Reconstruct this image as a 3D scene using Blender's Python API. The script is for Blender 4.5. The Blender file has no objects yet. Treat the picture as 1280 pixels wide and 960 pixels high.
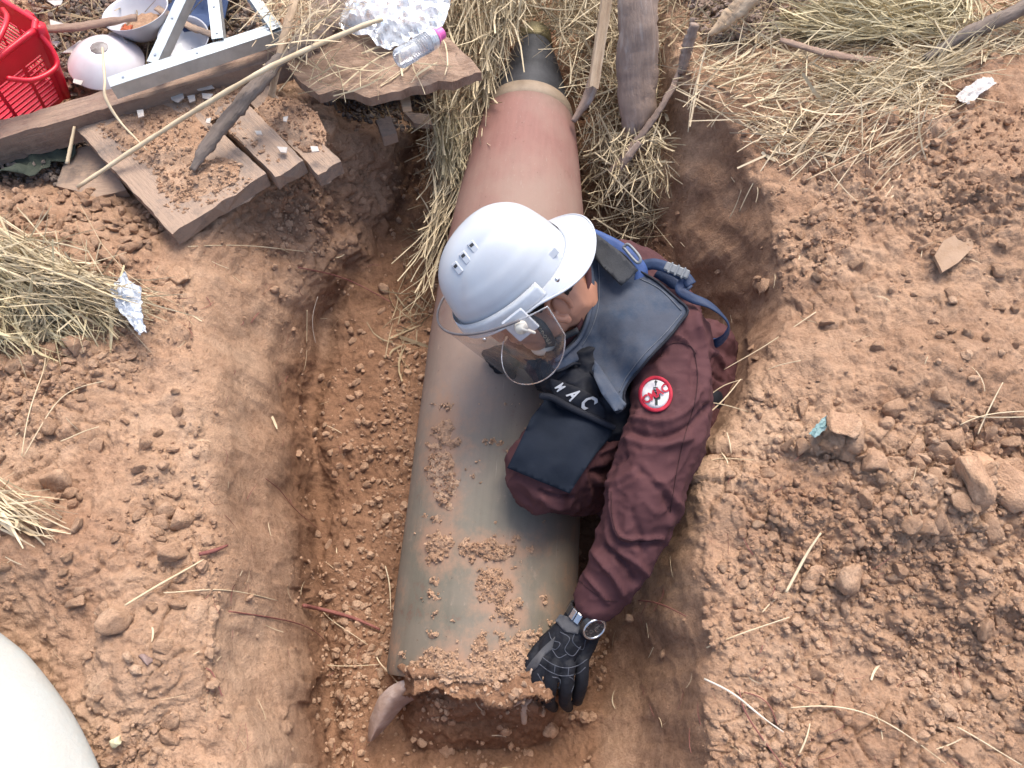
import bpy, bmesh, math, random
import numpy as np
from mathutils import Vector, Matrix, noise as mnoise
from mathutils.bvhtree import BVHTree
from mathutils.geometry import delaunay_2d_cdt

SC = bpy.context.scene
COL = SC.collection
rng = np.random.default_rng(7)
random.seed(7)

# ------------------------------------------------------------------ camera, sky, sun, exposure
PITCH = math.radians(64.0)
CAMZ = 1.0
FPX = 924.0
cs, sn = math.cos(PITCH), math.sin(PITCH)
cam_d = bpy.data.cameras.new('camera')
cam = bpy.data.objects.new('camera', cam_d); COL.objects.link(cam)
cam.location = (0, 0, CAMZ); cam.rotation_euler = (math.pi/2 - PITCH, 0, 0)
cam_d.sensor_width = 36.0; cam_d.lens = 36.0*FPX/1280.0
cam_d.clip_start = 0.02; cam_d.clip_end = 300
SC.camera = cam
SC.render.resolution_x = 1024; SC.render.resolution_y = 768

SUN_EL, SUN_AZ = math.radians(60), math.radians(18)      # azimuth measured from +Y towards +X
world = bpy.data.worlds.new('World'); SC.world = world; world.use_nodes = True
wn = world.node_tree.nodes; wl = world.node_tree.links
bg = wn['Background']
sky = wn.new('ShaderNodeTexSky'); sky.sky_type = 'NISHITA'; sky.sun_disc = False
sky.sun_elevation = SUN_EL; sky.sun_rotation = SUN_AZ
sky.dust_density = 4.0; sky.air_density = 1.0; sky.ozone_density = 1.0
wl.new(sky.outputs[0], bg.inputs[0]); bg.inputs[1].default_value = 0.15
sd = bpy.data.lights.new('sun', 'SUN'); so = bpy.data.objects.new('sun', sd); COL.objects.link(so)
sd.energy = 1.5; sd.angle = math.radians(30); sd.color = (1.0, 0.95, 0.87)
sdir = Vector((math.sin(SUN_AZ)*math.cos(SUN_EL), math.cos(SUN_AZ)*math.cos(SUN_EL), math.sin(SUN_EL)))
so.rotation_euler = sdir.to_track_quat('Z', 'Y').to_euler(); so.location = (0, 0, 5)
SC.view_settings.view_transform = 'Standard'; SC.view_settings.look = 'None'
SC.view_settings.exposure = 1.14; SC.view_settings.gamma = 1.0; SC.view_settings.use_curve_mapping = False
SC.render.engine = 'CYCLES'
SC.cycles.max_bounces = 8; SC.cycles.transparent_max_bounces = 12

# ------------------------------------------------------------------ measuring helpers
FWD = np.array([0, cs, -sn]); UPV = np.array([0, sn, cs]); RGT = np.array([1.0, 0, 0])
CAMP = np.array([0, 0, CAMZ])
def D(px, py, d):
    "world point seen at photograph pixel px,py at optical depth d"
    a = (np.asarray(px, float)-640)/FPX; b = (480-np.asarray(py, float))/FPX; d = np.asarray(d, float)
    return CAMP + d[..., None]*(FWD + a[..., None]*RGT + b[..., None]*UPV)
BANK, GS = -.22, 1.2
def zmap(z):
    z = np.asarray(z, float); return BANK+np.where(z > 0, z*GS, z*.67)
def G(px, py, z):
    "world point at height z above (or, shallower, below) the bank level"
    z = zmap(z)
    b = (480-np.asarray(py, float))/FPX
    d = (CAMZ-np.asarray(z, float))/(sn - b*cs)
    return D(px, py, d)
def proj(P):
    P = np.asarray(P, float)-CAMP
    d = P@FWD
    return 640+FPX*(P@RGT)/d, 480-FPX*(P@UPV)/d, d
def V(p): return Vector([float(x) for x in p])
CX, CY, CZ = RGT, UPV, -FWD            # camera-aligned axes used only to measure directions
def cdir(x, y, z):
    v = x*CX+y*CY+z*CZ; return v/np.linalg.norm(v)
def nrm(v):
    v = np.asarray(v, float); return v/np.linalg.norm(v)

# ------------------------------------------------------------------ noise
_perm = rng.permutation(256).astype(np.int32); _perm = np.concatenate([_perm, _perm, _perm])
_gr = rng.normal(size=(256, 3)); _gr /= np.linalg.norm(_gr, axis=1)[:, None]; _gr = _gr.astype(np.float32)
def perlin(P):
    P = np.asarray(P, np.float32); i = np.floor(P).astype(np.int32); f = P-i; i &= 255
    u = f*f*f*(f*(f*6-15)+10)
    out = 0
    for dx in (0, 1):
        wx = u[:, 0] if dx else 1-u[:, 0]
        hx = _perm[i[:, 0]+dx]
        for dy in (0, 1):
            wy = u[:, 1] if dy else 1-u[:, 1]
            hy = _perm[(hx+i[:, 1]+dy) & 511]
            for dz in (0, 1):
                wz = u[:, 2] if dz else 1-u[:, 2]
                g = _gr[_perm[(hy+i[:, 2]+dz) & 511]]
                out = out + wx*wy*wz*(g[:, 0]*(f[:, 0]-dx)+g[:, 1]*(f[:, 1]-dy)+g[:, 2]*(f[:, 2]-dz))
    return out*1.6
def fbm(P, o=4, g=.5):
    r = 0; a = 1
    P = np.asarray(P, np.float32)
    for k in range(o):
        r = r + a*perlin(P*(2**k)+17.3*k); a *= g
    return r
def lumps(P, keep=.8, rmin=.35, rmax=.75):
    "rounded lumps of soil: height in cell units"
    P = np.asarray(P, np.float32); i = np.floor(P).astype(np.int32); f = P-i
    best = np.zeros(len(P), np.float32)
    for dx in (-1, 0, 1):
        for dy in (-1, 0, 1):
            for dz in (-1, 0, 1):
                h = _perm[(_perm[(_perm[(i[:, 0]+dx) & 255]+i[:, 1]+dy) & 255]+i[:, 2]+dz) & 255]
                g1 = _gr[h]; h2 = _perm[h+1]
                c = .5+.38*g1
                q0 = f[:, 0]-dx-c[:, 0]; q1 = f[:, 1]-dy-c[:, 1]; q2 = f[:, 2]-dz-c[:, 2]
                rad = rmin+(rmax-rmin)*(h2/255.0)
                g2 = _gr[h2]
                k = q0*g2[:, 0]+q1*g2[:, 1]+q2*g2[:, 2]
                r2 = (q0*q0+q1*q1+q2*q2+.9*k*k)/(rad*rad)
                v = np.where(_perm[h+2] < keep*255, np.clip(1-r2, 0, 1)**.6*rad, 0)
                best = np.maximum(best, v)
    return best
def plates(P, seed=0.):
    "dried crust broken into plates: returns (plate height 0..1, crack 0..1)"
    P = np.asarray(P, np.float32)+seed; i = np.floor(P).astype(np.int32); f = P-i
    f1 = np.full(len(P), 9., np.float32); f2 = f1.copy(); hh = np.zeros(len(P), np.float32)
    for dx in (-1, 0, 1):
        for dy in (-1, 0, 1):
            h = _perm[(_perm[(i[:, 0]+dx) & 255]+i[:, 1]+dy) & 255]; g = _gr[h]
            d = np.hypot(f[:, 0]-dx-.5-.45*g[:, 0], f[:, 1]-dy-.5-.45*g[:, 1]); c = d < f1
            f2 = np.where(c, f1, np.minimum(f2, d)); hh = np.where(c, _perm[h+3]/255.0+.5*g[:, 2]*(f[:, 0]-dx-.5)+.5*g[:, 0]*(f[:, 1]-dy-.5), hh); f1 = np.where(c, d, f1)
    return hh, np.clip(1-(f2-f1)/.13, 0, 1)
def smooth(a, b, x):
    t = np.clip((x-a)/(b-a), 0, 1); return t*t*(3-2*t)

# ------------------------------------------------------------------ object helpers
def tag(o, label=None, cat=None, group=None, kind=None):
    if label: o['label'] = label
    if cat: o['category'] = cat
    if group: o['group'] = group
    if kind: o['kind'] = kind
    return o
def root(name, loc, label, cat, group=None):
    o = bpy.data.objects.new(name, None); COL.objects.link(o); o.location = V(loc); o.empty_display_size = .05
    return tag(o, label, cat, group)
def mesh_np(name, verts, faces, smooth_sh=True):
    verts = np.asarray(verts, np.float32)
    me = bpy.data.meshes.new(name)
    if isinstance(faces, np.ndarray):
        n, k = faces.shape
        me.vertices.add(len(verts)); me.vertices.foreach_set('co', verts.ravel())
        me.loops.add(n*k); me.loops.foreach_set('vertex_index', faces.astype(np.int32).ravel())
        me.polygons.add(n)
        me.polygons.foreach_set('loop_start', np.arange(0, n*k, k, dtype=np.int32))
        me.polygons.foreach_set('loop_total', np.full(n, k, np.int32))
        me.polygons.foreach_set('use_smooth', np.full(n, smooth_sh))
        me.update(calc_edges=True)
    else:
        me.from_pydata([tuple(map(float, v)) for v in verts], [], [list(map(int, f)) for f in faces])
        me.polygons.foreach_set('use_smooth', np.full(len(me.polygons), smooth_sh)); me.update()
    return me
def ob(name, verts, faces, mat, parent=None, origin=None, rot=None, sm=True):
    "links one mesh object; verts are in world space; parent's location is taken off"
    verts = np.asarray(verts, float)
    if parent is not None:
        base = np.array(wloc(parent))
        if origin is None: origin = base
    if origin is None: origin = verts.mean(0)*[1, 1, 0]+[0, 0, verts[:, 2].min()]
    origin = np.asarray(origin, float)
    lv = verts-origin
    if rot is not None: lv = lv@np.asarray(rot)      # rot columns = local axes
    o = bpy.data.objects.new(name, mesh_np(name, lv, faces, sm)); COL.objects.link(o)
    if mat is not None: o.data.materials.append(mat)
    if parent is not None:
        o.parent = parent; o.location = V(origin-base)
    else: o.location = V(origin)
    if rot is not None:
        o.rotation_euler = Matrix([list(map(float, r)) for r in rot]).to_euler()
    return o
def wloc(o):
    v = Vector(o.location); p = o.parent
    while p is not None: v = v+Vector(p.location); p = p.parent
    return (v.x, v.y, v.z)
def join(parts):
    vs, fs, n = [], [], 0
    for v, f in parts:
        vs.append(np.asarray(v, float)); fs += [[i+n for i in q] for q in f]; n += len(v)
    return np.concatenate(vs), fs
def catmull(pts, n):
    pts = np.asarray(pts, float); m = len(pts)
    if m == 2: return pts[0]+(pts[1]-pts[0])*np.linspace(0, 1, n)[:, None]
    P = np.vstack([2*pts[0]-pts[1], pts, 2*pts[-1]-pts[-2]])
    t = np.linspace(0, m-1, n); i = np.minimum(t.astype(int), m-2); f = (t-i)[:, None]
    a, b, c, d = P[i], P[i+1], P[i+2], P[i+3]
    return .5*((2*b)+(-a+c)*f+(2*a-5*b+4*c-d)*f*f+(-a+3*b-3*c+d)*f**3)
def tube(pts, rad, seg=8, n=None, flat=1.0, hint=(0, 0, 1), jit=0., round_end=False):
    "tube along a smooth path; rad scalar or list; flat squashes along hint"
    pts = np.asarray(pts, float)
    n = n or max(2, (len(pts)-1)*5+1)
    P = catmull(pts, n); rad = np.atleast_1d(np.asarray(rad, float))
    R = np.interp(np.linspace(0, 1, n), np.linspace(0, 1, len(rad)), rad) if len(rad) > 1 else np.full(n, rad[0])
    if round_end:
        T0 = nrm(P[1]-P[0]); T1 = nrm(P[-1]-P[-2])
        P = np.vstack([P[0]-T0*R[0]*.6, P[0]-T0*R[0]*.35, P, P[-1]+T1*R[-1]*.35, P[-1]+T1*R[-1]*.6])
        R = np.concatenate([[R[0]*.35, R[0]*.8], R, [R[-1]*.8, R[-1]*.35]]); n += 4
    T = np.gradient(P, axis=0); T /= np.linalg.norm(T, axis=1)[:, None]+1e-12
    h = np.asarray(hint, float)
    A = h-(T@h)[:, None]*T; L = np.linalg.norm(A, axis=1)
    if L.min() < .15:
        h = np.array([.3, .9, .2]); A = h-(T@h)[:, None]*T; L = np.linalg.norm(A, axis=1)
    A /= L[:, None]; B = np.cross(T, A)
    ang = np.arange(seg)*2*math.pi/seg
    r = R[:, None]*np.ones((1, seg))
    if jit: r = r*(1+jit*rng.normal(size=r.shape))
    v = P[:, None, :]+(r*np.cos(ang))[..., None]*A[:, None, :]*flat+(r*np.sin(ang))[..., None]*B[:, None, :]
    v = v.reshape(-1, 3); f = []
    for i in range(n-1):
        for j in range(seg):
            k = (j+1) % seg; f.append([i*seg+j, (i+1)*seg+j, (i+1)*seg+k, i*seg+k])
    f.append(list(range(seg))); f.append([(n-1)*seg+j for j in reversed(range(seg))])
    return v, f
def frame_from(x, up):
    x = nrm(x); up = np.asarray(up, float); y = nrm(np.cross(up, x)); z = np.cross(x, y)
    return np.stack([x, y, z], 1)
def box(c, R, s, bev=.0):
    "box with centre c, axes R (columns), full size s, optionally with cut edges"
    x, y, z = np.asarray(s, float)/2; R = np.asarray(R, float)
    bm = bmesh.new(); bmesh.ops.create_cube(bm, size=1.0)
    for v in bm.verts: v.co = Vector((v.co.x*2*x, v.co.y*2*y, v.co.z*2*z))
    if bev: bmesh.ops.bevel(bm, geom=list(bm.edges), offset=bev, segments=1, affect='EDGES', profile=.5)
    v = np.array([tuple(q.co) for q in bm.verts]); f = [[w.index for w in q.verts] for q in bm.faces]
    bm.free()
    return v@R.T+np.asarray(c), f
def plank_geo(L, W, T, seed, nl=26, rough=.0018, split=.012):
    "weathered board in local axes: x along, y across, z thick; ragged ends, raised grain"
    r = np.random.default_rng(seed); ring = []
    prof = []
    ny = 7
    for k in range(ny): prof.append((-W/2+W*k/(ny-1), T/2))
    for k in range(ny): prof.append((W/2-W*k/(ny-1), -T/2))
    prof = np.array(prof); m = len(prof)
    xs = np.linspace(-L/2, L/2, nl)
    v = np.zeros((nl, m, 3)); v[:, :, 0] = xs[:, None]; v[:, :, 1:] = prof[None]
    off = r.uniform(0, 50, 3)
    q = v.reshape(-1, 3)
    nz = fbm(np.c_[q[:, 0]*6+off[0], q[:, 1]*60+off[1], q[:, 2]*60+off[2]], 3)
    q[:, 2] += np.sign(q[:, 2])*nz*rough
    edge = np.abs(np.abs(q[:, 1])-W/2) < 1e-6
    q[:, 1] += np.where(edge, np.sign(q[:, 1])*(fbm(np.c_[q[:, 0]*32+off[1], q[:, 1]*3, q[:, 2]*30], 3)*rough*1.1-rough*.8), 0)
    v = q.reshape(nl, m, 3)
    e = fbm(np.c_[prof[:, 0]*45+off[2], prof[:, 1]*40, np.zeros(m)], 2)*split
    v[0, :, 0] += e; v[-1, :, 0] += e[::-1]
    v = v.reshape(-1, 3); f = []
    for i in range(nl-1):
        for j in range(m):
            k = (j+1) % m; f.append([i*m+j, i*m+k, (i+1)*m+k, (i+1)*m+j])
    f.append([j for j in range(m-1, -1, -1)]); f.append([(nl-1)*m+j for j in range(m)])
    return v, f
def board(name, p0, p1, W, T, mat, up=(0, 0, 1), seed=1, parent=None, **kw):
    "board whose TOP centre line runs p0..p1"
    p0 = np.asarray(p0, float); p1 = np.asarray(p1, float); W *= GS; T *= GS
    R = frame_from(p1-p0, up); v, f = plank_geo(np.linalg.norm(p1-p0), W, T, seed, **kw)
    c = (p0+p1)/2-R[:, 2]*T/2
    return ob(name, v@R.T+c, f, mat, parent, origin=c, rot=R, sm=False)
def poly_fill(outline, step):
    "triangulated 2D region inside a closed outline; returns 2D points, triangles, ordered boundary indices"
    out = [np.asarray(p, float) for p in outline]; pts = []
    for a, b in zip(out, out[1:]+out[:1]):
        k = max(1, int(np.linalg.norm(b-a)/step))
        for j in range(k): pts.append(a+(b-a)*j/k)
    nb = len(pts); P = np.array(pts)
    def inside(q):
        c = False; j = nb-1
        for i in range(nb):
            if (P[i, 1] > q[1]) != (P[j, 1] > q[1]) and q[0] < (P[j, 0]-P[i, 0])*(q[1]-P[i, 1])/(P[j, 1]-P[i, 1])+P[i, 0]: c = not c
            j = i
        return c
    x0, y0 = P.min(0); x1, y1 = P.max(0); k = 0; y = y0
    while y < y1:
        x = x0+(step/2 if k % 2 else 0)
        while x < x1:
            q = np.array([x, y])
            if np.min(np.linalg.norm(P-q, axis=1)) > step*.5 and inside(q): pts.append(q)
            x += step
        y += step*.87; k += 1
    res = delaunay_2d_cdt([Vector(p) for p in pts], [], [list(range(nb))], 1, 1e-6)
    return np.array([tuple(v) for v in res[0]]), [list(f) for f in res[2]], nb
def sheet_solid(v, f, thick, nor):
    "gives a triangulated sheet real thickness along nor (per-vertex or one)"
    n = len(v); nor = np.broadcast_to(np.asarray(nor, float), v.shape)
    V2 = np.concatenate([v, v-nor*thick]); F = [list(q) for q in f]+[[i+n for i in reversed(q)] for q in f]
    cnt = {}
    for q in f:
        for a, b in zip(q, q[1:]+q[:1]): cnt[(a, b)] = 1
    for (a, b) in list(cnt):
        if (b, a) not in cnt: F.append([b, a, a+n, b+n])
    return V2, F
def remesh(parts, voxel, sm=4, it_factor=.5):
    v, f = join(parts)
    me = mesh_np('tmp', v, f); o = bpy.data.objects.new('tmp', me); COL.objects.link(o)
    m = o.modifiers.new('r', 'REMESH'); m.mode = 'VOXEL'; m.voxel_size = voxel
    s = o.modifiers.new('s', 'SMOOTH'); s.factor = it_factor; s.iterations = sm
    dg = bpy.context.evaluated_depsgraph_get(); e = o.evaluated_get(dg); m2 = e.to_mesh()
    V_ = np.zeros(len(m2.vertices)*3, np.float32); m2.vertices.foreach_get('co', V_); V_ = V_.reshape(-1, 3)
    N_ = np.zeros(len(m2.vertices)*3, np.float32); m2.vertices.foreach_get('normal', N_); N_ = N_.reshape(-1, 3)
    F_ = np.zeros(len(m2.loops), np.int32); m2.loops.foreach_get('vertex_index', F_)
    tot = np.zeros(len(m2.polygons), np.int32); m2.polygons.foreach_get('loop_total', tot)
    if (tot == 4).all(): F_ = F_.reshape(-1, 4)
    else:
        st = np.cumsum(tot)-tot; F_ = [list(F_[a:a+b]) for a, b in zip(st, tot)]
    e.to_mesh_clear(); bpy.data.objects.remove(o); bpy.data.meshes.remove(me)
    return V_.astype(float), N_.astype(float), F_
_ico = {}
def ico(k):
    if k not in _ico:
        bm = bmesh.new(); bmesh.ops.create_icosphere(bm, subdivisions=k, radius=1)
        _ico[k] = (np.array([tuple(v.co) for v in bm.verts]), [[w.index for w in q.verts] for q in bm.faces]); bm.free()
    return _ico[k]
def ball(c, r, R=None, k=2):
    v, f = ico(k); r = np.atleast_1d(np.asarray(r, float)); v = v*(r if len(r) == 3 else r[0])
    if R is not None: v = v@np.asarray(R).T
    return v+np.asarray(c), f
def chain(pts, rads, step=.35, flat=None, axis=None):
    "overlapping balls along a smooth path, to be fused"
    pts = np.asarray(pts, float); L = np.linalg.norm(np.diff(pts, axis=0), axis=1).sum()
    n = max(len(pts), int(L/(min(rads)*step))+2); P = catmull(pts, n)
    R = np.interp(np.linspace(0, 1, n), np.linspace(0, 1, len(rads)), rads)
    out = []
    for p, r in zip(P, R):
        if flat is None: out.append(ball(p, r))
        else:
            ax = nrm(axis); a = nrm(np.cross(ax, [.3, .2, .93])); M = np.stack([a, np.cross(ax, a), ax], 1)
            out.append(ball(p, (r, r, r*flat), M))
    return out

# ------------------------------------------------------------------ materials
def new_mat(name):
    m = bpy.data.materials.new(name); m.use_nodes = True; n = m.node_tree.nodes; l = m.node_tree.links
    return m, n, l, n['Principled BSDF']
def nz_node(n, l, co, scale, detail=4, rough=.6, dim=None):
    t = n.new('ShaderNodeTexNoise'); t.inputs['Scale'].default_value = scale; t.inputs['Detail'].default_value = detail
    t.inputs['Roughness'].default_value = rough
    if co is not None: l.new(co, t.inputs['Vector'])
    return t
def ramp(n, l, fac, stops):
    r = n.new('ShaderNodeValToRGB'); e = r.color_ramp.elements
    while len(e) < len(stops): e.new(.5)
    for i, (p, c) in enumerate(stops):
        e[i].position = p; e[i].color = (*c, 1) if len(c) == 3 else c
    l.new(fac, r.inputs[0]); return r
def mix(n, l, fac, a, b, mode='MIX'):
    m = n.new('ShaderNodeMix'); m.data_type = 'RGBA'; m.blend_type = mode
    for s, x in ((0, fac), (6, a), (7, b)):
        if hasattr(x, 'links') or hasattr(x, 'is_output'): l.new(x, m.inputs[s])
        elif isinstance(x, (int, float)): m.inputs[s].default_value = x
        else: m.inputs[s].default_value = (*x, 1)
    return m.outputs[2]
def coords(n, l, scale=(1, 1, 1), kind='Object'):
    tc = n.new('ShaderNodeTexCoord'); mp = n.new('ShaderNodeMapping'); mp.inputs['Scale'].default_value = scale
    l.new(tc.outputs[kind], mp.inputs[0]); return mp.outputs[0]
def pm(name, c1, c2, scale=8, rough=.8, bump=.3, bscale=None, stretch=(1, 1, 1), metal=0., dist=.004, c3=None, spec=.3, rnd=0., dust=0., dcol=(.36, .255, .185)):
    m, n, l, b = new_mat(name); co = coords(n, l, stretch)
    t = nz_node(n, l, co, scale, 6, .65)
    stops = [(.3, c1), (.7, c2)] if c3 is None else [(.25, c1), (.55, c2), (.8, c3)]
    col = ramp(n, l, t.outputs[0], stops).outputs[0]
    if rnd:
        oi = n.new('ShaderNodeObjectInfo'); hs = n.new('ShaderNodeMapRange'); hs.inputs[3].default_value = 1-rnd; hs.inputs[4].default_value = 1+rnd
        l.new(oi.outputs['Random'], hs.inputs[0])
        mm = n.new('ShaderNodeVectorMath'); mm.operation = 'SCALE'; l.new(col, mm.inputs[0]); l.new(hs.outputs[0], mm.inputs['Scale']); col = mm.outputs[0]
    if dust:
        td = nz_node(n, l, coords(n, l), 16, 8, .8); rd = ramp(n, l, td.outputs[0], [(.34, (0, 0, 0)), (.54, (dust, dust, dust))])
        col = mix(n, l, rd.outputs[0], col, dcol)
    l.new(col, b.inputs['Base Color'])
    b.inputs['Roughness'].default_value = rough; b.inputs['Metallic'].default_value = metal
    b.inputs['Specular IOR Level'].default_value = spec
    if bump:
        t2 = nz_node(n, l, co, bscale or scale*6, 5, .7); bp = n.new('ShaderNodeBump'); bp.inputs['Strength'].default_value = bump
        bp.inputs['Distance'].default_value = dist
        l.new(t2.outputs[0], bp.inputs['Height']); l.new(bp.outputs[0], b.inputs['Normal'])
    return m

def soil_material(name, attr=True, k=1.0, k_=1.0):
    m, n, l, b = new_mat(name); co = coords(n, l, (k, k, k), kind='Object')
    a = nz_node(n, l, co, 5, 5, .6); c = nz_node(n, l, co, 60, 6, .75); e = nz_node(n, l, co, 260, 4, .7); w = nz_node(n, l, co, 1.3, 3, .5)
    dry = ramp(n, l, a.outputs[0], [(.28, (.39*k_, .230*k_, .145*k_)), (.5, (.51*k_, .328*k_, .214*k_)), (.74, (.63*k_, .440*k_, .304*k_))]).outputs[0]
    moist_shade = ramp(n, l, a.outputs[0], [(.3, (.205, .108, .062)), (.7, (.335, .190, .115))]).outputs[0]  # dark soil tone: damp subsoil, deepened further to paint in trench shade
    if attr:
        at = n.new('ShaderNodeAttribute'); at.attribute_name = 'moist_shade'
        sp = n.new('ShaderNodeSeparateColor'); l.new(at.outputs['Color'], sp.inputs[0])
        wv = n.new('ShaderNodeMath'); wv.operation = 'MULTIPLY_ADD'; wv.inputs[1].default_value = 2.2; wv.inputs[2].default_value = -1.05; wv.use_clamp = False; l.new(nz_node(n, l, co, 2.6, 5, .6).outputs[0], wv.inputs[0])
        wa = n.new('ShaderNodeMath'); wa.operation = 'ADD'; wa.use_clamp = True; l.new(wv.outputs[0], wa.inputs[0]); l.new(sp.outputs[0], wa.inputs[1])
        col = mix(n, l, wa.outputs[0], dry, moist_shade)
    else: col = mix(n, l, .15, dry, moist_shade)
    g = ramp(n, l, c.outputs[0], [(.3, (.62, .58, .55)), (.5, (.95, .95, .95)), (.72, (1.2, 1.2, 1.2))]).outputs[0]
    col = mix(n, l, .8, col, g, 'MULTIPLY')
    g2 = ramp(n, l, e.outputs[0], [(.3, (.7, .68, .66)), (.6, (1.08, 1.08, 1.08))]).outputs[0]
    col = mix(n, l, .55, col, g2, 'MULTIPLY')
    # scattered darker organic specks
    s = nz_node(n, l, co, 22, 6, .8); sr = ramp(n, l, s.outputs[0], [(.62, (0, 0, 0)), (.70, (1, 1, 1))]).outputs[0]
    ms = n.new('ShaderNodeMath'); ms.operation = 'MULTIPLY'; ms.inputs[1].default_value = .35; l.new(sr, ms.inputs[0])
    col = mix(n, l, ms.outputs[0], col, (.20, .125, .09))
    l.new(col, b.inputs['Base Color']); b.inputs['Roughness'].default_value = .95; b.inputs['Specular IOR Level'].default_value = .12
    b1 = n.new('ShaderNodeBump'); b1.inputs['Strength'].default_value = .9; b1.inputs['Distance'].default_value = .009; l.new(c.outputs[0], b1.inputs['Height'])
    b2 = n.new('ShaderNodeBump'); b2.inputs['Strength'].default_value = 1.0; b2.inputs['Distance'].default_value = .003; l.new(e.outputs[0], b2.inputs['Height'])
    l.new(b1.outputs[0], b2.inputs['Normal']); l.new(b2.outputs[0], b.inputs['Normal'])
    return m
M = {}
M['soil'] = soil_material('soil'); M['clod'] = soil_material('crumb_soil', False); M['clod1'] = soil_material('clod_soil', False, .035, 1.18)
M['wood'] = pm('weathered_wood', (.10, .078, .063), (.22, .178, .15), 7, .92, .9, 22, (1, 9, 9), rnd=.15, c3=(.30, .25, .215), dust=.95)
M['wood_red'] = pm('brown_wood', (.095, .055, .042), (.21, .135, .105), 7, .9, .8, 22, (1, 9, 9), c3=(.27, .20, .165), dust=.6)
M['wood_char'] = pm('grey_charred_wood', (.040, .037, .035), (.13, .115, .105), 8, .9, .9, 24, (1, 8, 8), c3=(.24, .21, .19), dust=.3)
M['wood_pale'] = pm('pale_split_wood', (.30, .19, .115), (.52, .38, .25), 8, .85, .7, 26, (1, 8, 8), c3=(.62, .50, .36))
M['bark'] = pm('grey_bark', (.15, .10, .075), (.29, .215, .175), 6, .9, .9, 20, (1, 7, 7), c3=(.56, .50, .45), dust=.3)
M['straw'] = pm('dry_straw', (.34, .265, .155), (.56, .46, .30), 30, .75, 0, c3=(.74, .65, .46))
M['straw_old'] = pm('brown_straw', (.15, .11, .065), (.33, .25, .15), 22, .8, 0, c3=(.46, .37, .24))
M['straw_green'] = pm('olive_straw', (.34, .275, .15), (.54, .455, .28), 26, .75, 0, c3=(.70, .62, .43))
M['stalk'] = pm('bleached_stalk', (.48, .36, .22), (.66, .55, .38), 18, .7, .1)
M['root'] = pm('red_root', (.15, .045, .04), (.27, .11, .085), 40, .7, .4)
M['root_pale'] = pm('pale_root', (.5, .42, .33), (.7, .62, .52), 40, .7, .3)
M['galv'] = pm('galvanised_steel', (.36, .40, .41), (.55, .60, .61), 20, .42, .15, 60, metal=.55)
M['china'] = pm('white_glazed_china', (.50, .50, .52), (.60, .60, .62), 9, .18, 0, spec=.5)
M['china_pink'] = pm('pink_white_china', (.56, .50, .53), (.70, .69, .70), 6, .2, 0, spec=.5)
M['china_dirt'] = pm('soiled_china', (.12, .10, .09), (.45, .42, .40), 30, .8, .5)
M['basket'] = pm('red_plastic', (.50, .006, .018), (.62, .010, .028), 12, .33, .08, 90, spec=.5)
M['sauce'] = pm('dried_orange_food', (.34, .06, .025), (.52, .14, .05), 40, .5, .8)
M['tarp'] = pm('dark_green_cloth', (.018, .026, .020), (.05, .06, .045), 15, .85, .6)
M['bluecloth'] = pm('dark_blue_cloth', (.018, .03, .075), (.035, .06, .13), 9, .8, .5)
M['sack'] = pm('pale_woven_sack', (.35, .375, .36), (.42, .445, .42), 16, .75, .5, 140, dist=.003, dust=.25)
M['cloth'] = pm('maroon_cotton', (.058, .023, .025), (.088, .036, .038), 10, .82, .35, 420, dist=.001, spec=.2)
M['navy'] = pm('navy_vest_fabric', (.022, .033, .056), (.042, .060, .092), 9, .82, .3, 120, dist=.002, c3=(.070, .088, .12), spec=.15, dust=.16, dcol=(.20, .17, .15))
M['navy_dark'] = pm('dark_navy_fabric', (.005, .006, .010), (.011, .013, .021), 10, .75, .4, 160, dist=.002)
M['webbing'] = pm('black_webbing', (.018, .019, .022), (.035, .037, .042), 20, .7, .6, 300, dist=.001)
M['bluestrap'] = pm('blue_webbing', (.024, .050, .15), (.042, .085, .23), 30, .6, .5, 300, dist=.001)
M['navystrap'] = pm('dark_blue_webbing', (.012, .022, .055), (.028, .050, .105), 30, .6, .5, 300, dist=.001)
M['buckle'] = pm('grey_plastic', (.12, .13, .14), (.19, .20, .21), 20, .35, .1, spec=.5)
M['skin'] = pm('tan_skin', (.36, .165, .10), (.46, .225, .145), 14, .5, .12, 220, dist=.001, spec=.4)
M['hair'] = pm('black_hair', (.008, .007, .007), (.022, .019, .018), 60, .5, .9, 160, (1, 1, 1), dist=.003)
M['helmet'] = pm('white_helmet_plastic', (.44, .475, .515), (.51, .545, .585), 5, .27, .03, 8, spec=.45, dust=.10, dcol=(.36, .30, .26))
M['helmet_dark'] = pm('dark_vent', (.03, .03, .03), (.06, .06, .06), 5, .6, 0)
M['cream'] = pm('cream_plastic', (.62, .58, .48), (.74, .70, .6), 20, .4, .05)
M['glove'] = pm('black_glove_fabric', (.004, .005, .008), (.010, .011, .016), 30, .75, .6, 260, dist=.001)
M['glove_grey'] = pm('grey_glove_suede', (.045, .046, .05), (.08, .08, .085), 30, .8, .6, 260, dist=.001)
M['glove_line'] = pm('grey_piping', (.05, .056, .07), (.085, .09, .11), 30, .5, 0)
M['watch'] = pm('black_watch_resin', (.012, .012, .013), (.03, .03, .032), 20, .28, 0, spec=.6)
M['steel'] = pm('polished_steel', (.42, .43, .45), (.6, .61, .63), 20, .25, 0, metal=.9)
M['red'] = pm('red_embroidery', (.30, .012, .030), (.43, .025, .045), 60, .7, .4, 300, dist=.001)
M['white'] = pm('white_thread', (.46, .43, .44), (.60, .58, .58), 60, .75, .3, 300, dist=.001)
M['black'] = pm('black_thread', (.015, .02, .018), (.04, .05, .045), 60, .8, 0)
M['letter'] = pm('white_print', (.34, .35, .37), (.50, .51, .53), 60, .8, 0)
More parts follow.
